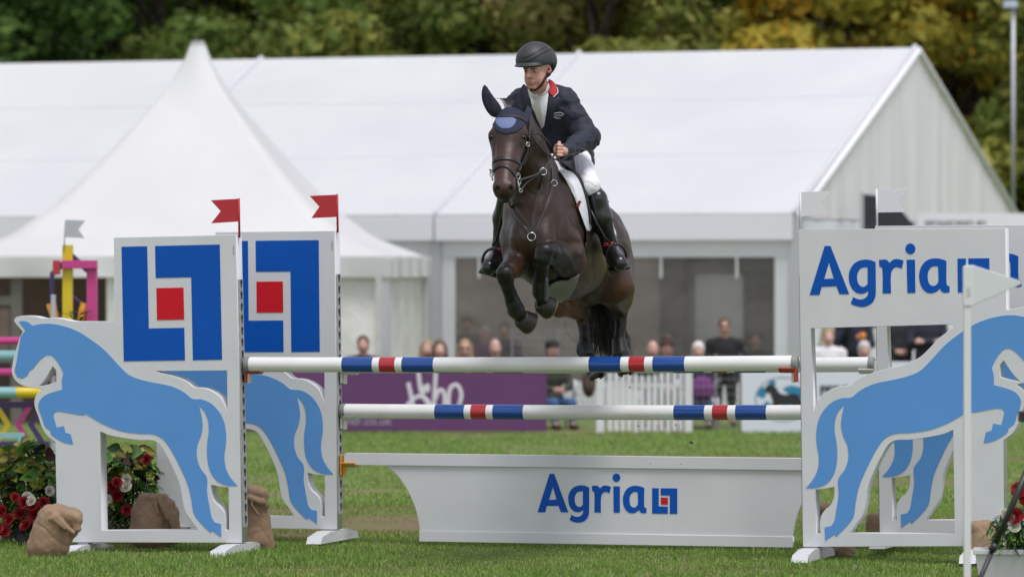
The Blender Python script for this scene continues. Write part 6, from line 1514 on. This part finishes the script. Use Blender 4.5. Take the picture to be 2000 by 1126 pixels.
    Hh = Body(); Hh.ell(q(0,-.02,hc_+.035*k),(.088*k,.102*k,.10*k),(r,f,Z),k=.03); Hh.ell(q(0,-.05,hc_-.02*k),(.085*k,.07*k,.11*k),(r,f,Z),k=.03)
    Hh.ell(q(0,.105,hc_-.03),(.062*k,.05*k,.085*k),(r,f,Z),k=.015,sub=True)
    if longhair:
        for e in (-1,1): Hh.cone(q(e*.078,-.01,hc_+.02),q(e*.095,.02,hc_-.19*k),.03,.028,k=.03)
    if hair: obj('hair', Hh.build('hair', h=.012, smooth=1), HM_[hair], root)
    if hat == 'cap':
        K = Body(); K.ell(q(0,-.01,hc_+.075*k),(.105,.125,.062),(r,f,Z),k=.02); K.ell(q(0,.09,hc_+.062*k),(.08,.07,.012),(r,f,Z),k=.01); obj('flat_cap', K.build('cap', h=.011), CL['black'], root)
    if hat == 'brim':
        K = Body(); K.ell(q(0,0,hc_+.075*k),(.17,.185,.014),(r,f,Z),k=.01); K.ell(q(0,0,hc_+.12*k),(.088,.10,.075),(r,f,Z),k=.02); obj('brimmed_hat', K.build('hat', h=.011), CL['brown'], root)
    if glasses:
        mb = MB()
        for e in (-1,1): mb.ell(Vector(q(e*.033,.100,hc_+.006)),(.027,.012,.018))
        mb.tube([Vector(q(-.08,.02,hc_+.01)),Vector(q(-.06,.10,hc_+.012)),Vector(q(.06,.10,hc_+.012)),Vector(q(.08,.02,hc_+.01))],.004,5); obj('sunglasses', mb.me('g', True), M('dark_lens', (.008,.006,.008), .2), root)
    return root
D0 = 66.6
PALE = (.66,.42,.34)
person(709,66.9,'sit','black','dark','brown','person with short reddish hair sitting alone before the grey tent wall',672)
person(834,67.2,'sit','dark','denim','blond','fair-haired person seated left of another, heads touching, by the marquee leg',681,skin=PALE,longhair=True)
person(859,66.9,'sit','dark','dark','brown','long brown-haired person seated close beside the fair-haired one',681,longhair=True,skin=PALE)
person(908,67.0,'sit','black','dark','blond','long-haired person wearing dark sunglasses, seated below the window',680,longhair=True,glasses=True,skin=PALE)
person(967,67.2,'sit','navy','dark',None,'bald man in a navy top seated below the marquee window',678,skin=(.60,.36,.30))
person(1079,66.6,'sit','green','denim','dark','person in black flat cap, olive coat and jeans seated beside the purple board',682,hat='cap',face=(.35,-1),skin=(.58,.33,.27))
person(1275,67.6,'sit','dark','dark',None,'bald person whose head touches the brown brimmed hat',681,skin=(.60,.35,.28))
person(1303,66.9,'sit','dark','dark','brown','person wearing a brown brimmed hat, seated behind the picket fence',679,hat='brim')
person(1364,66.8,'sit','navy','denim','white','white-haired person with a purple bag on the lap, right of the picket fence',684,skin=(.58,.34,.27))
person(1415,67.6,'stand','black','black','brown','standing person in black wearing sunglasses, behind the wire mesh',637,glasses=True,arms='down')
person(1618,67.4,'sit','white','beige','blond','fair-haired child in a white top seen through the right wing window',657,skin=PALE,h=1.62)
person(1668,68.6,'stand','navy','dark','dark','person in navy holding a yellow and red snack, behind the wing window',604,arms='eat')
person(1688,66.5,'sit','beige','grey','grey','grey-haired person low in front of the one with the snack',683,skin=(.55,.32,.27))
person(1757,67.6,'stand','dark','dark','brown','dark-dressed person with hands clasped, cut off above by the Agria sign',600,arms='lap')
person(1812,67.2,'stand','navy','dark','dark','person in navy with folded arms, cut off above by the Agria sign',600,arms='fold')
person(1642,69.4,'stand','beige','grey','grey','person in a pale beige coat behind the child in white',601,arms='down')
# inside the marquee, behind the window
def indoor(px, py, D, **k): return person(px, D, k.pop('pose','stand'), k.pop('top'), 'dark', k.pop('hair'), k.pop('label'), py, gnd=-.46, **k)
indoor(985,644,77.5,top='dark',hair='dark',label='dark-haired person in dark clothes inside the marquee, above the bald man',arms='lap')
indoor(912,633,78.2,top='brown',hair='dark',label='person in brown inside the marquee behind the left side of the window',arms='fold')
indoor(948,652,77.2,top='purple',hair='grey',label='person in purple inside the marquee, left of the dark-haired one',arms='down')
indoor(884,640,77.8,top='black',hair='brown',label='person in black inside the marquee nearest the left window edge',arms='down')
indoor(1476,664,76.0,top='navy',hair='dark',label='person in navy inside the marquee near the right window edge',arms='down')
indoor(205,590,70.5,top='dark',hair='grey',label='person in the shade of the pagoda tent, left of the square emblem',arms='fold')
# things they hold or sit on
q = obj('shoulder_bag', Body().ell((0,0,0),(.17,.08,.16),k=.03).ell((0,0,-.05),(.18,.09,.12),k=.05).cone((-.1,0,.1),(0,0,.22),.012,.012,k=.01).cone((.1,0,.1),(0,0,.22),.012,.012,k=.01).build('bag', h=.013), CL['purple']); q.location = P(1371,757,66.3); tag(q, 'purple bag on the lap of the white-haired person', 'bag')
q = obj('snack', Body().ell((0,0,.03),(.06,.05,.05),k=.02).cone((0,0,-.06),(0,0,.02),.03,.05,k=.02).build('s', h=.01, colors=None), M('snack_red', (.55,.05,.02), .5, col2=(.7,.35,.05), nscale=9)); q.location = P(1684,659,68.25); tag(q, 'yellow and red snack held in the hand behind the wing window', 'snack')
WPL = M('white_plastic', (.66,.67,.69), .35)
def chair(px, D, rz, label):
    root = empty('garden_chair', ((px-1000)*D/F, D, gz(0,D)), label, 'chair', 'white plastic garden chairs', rot=(0,0,R(rz)))
    for x in (-.24,.24):
        for y in (-.22,.22): mb = MB(); mb.tube([(x*1.12,y*1.12,0),(x,y,.42)],[.022,.026],8); obj('leg', mb.me('l', True), WPL, root)
        mb = MB(); mb.tube([(x*1.05,-.22,.42),(x*1.12,-.24,.66),(x*1.12,.18,.68),(x*1.0,.22,.62)],.024,8); obj('armrest', mb.me('l', True), WPL, root)
    mb = MB(); mb.box((-.25,-.24,.40),(.25,.24,.43), bev=.01); obj('seat', mb.me(), WPL, root)
    mb = MB(); mb.box((-.23,.21,.44),(.23,.245,.92), rot=Matrix.Rotation(R(-10),3,'X'), piv=(0,.22,.44), bev=.01); obj('backrest', mb.me(), WPL, root)
for px, D, rz, lb in ((1079,66.75,15,'white plastic chair under the person in the flat cap'),(1364,66.95,-8,'white plastic chair under the white-haired person with the bag'),(1303,67.05,0,'white plastic chair under the person in the brown hat'),(967,67.35,0,'white plastic chair under the bald man below the window'),(1688,66.65,0,'white plastic chair under the grey-haired person behind the wing'),(908,67.15,0,'white plastic chair under the person in sunglasses by the window')): chair(px, D, rz, lb)
# a small dog-like bundle beside the jeans
def satchel():
    o = P(1150,748,66.4); q = obj('rucksack', Body().ell((0,0,0),(.10,.10,.2),k=.04).ell((0,-.06,-.05),(.08,.06,.1),k=.03).build('r', h=.014), CL['brown']); q.location = o; tag(q, 'brown rucksack beside the jeans, left of the picket fence post', 'rucksack')
satchel()
# metal crowd barrier and dark planting behind the spectators
mesh_fence(1000,1180,68.9,1.35,'tall wire fence section behind the seated spectators, below the leaping horse')
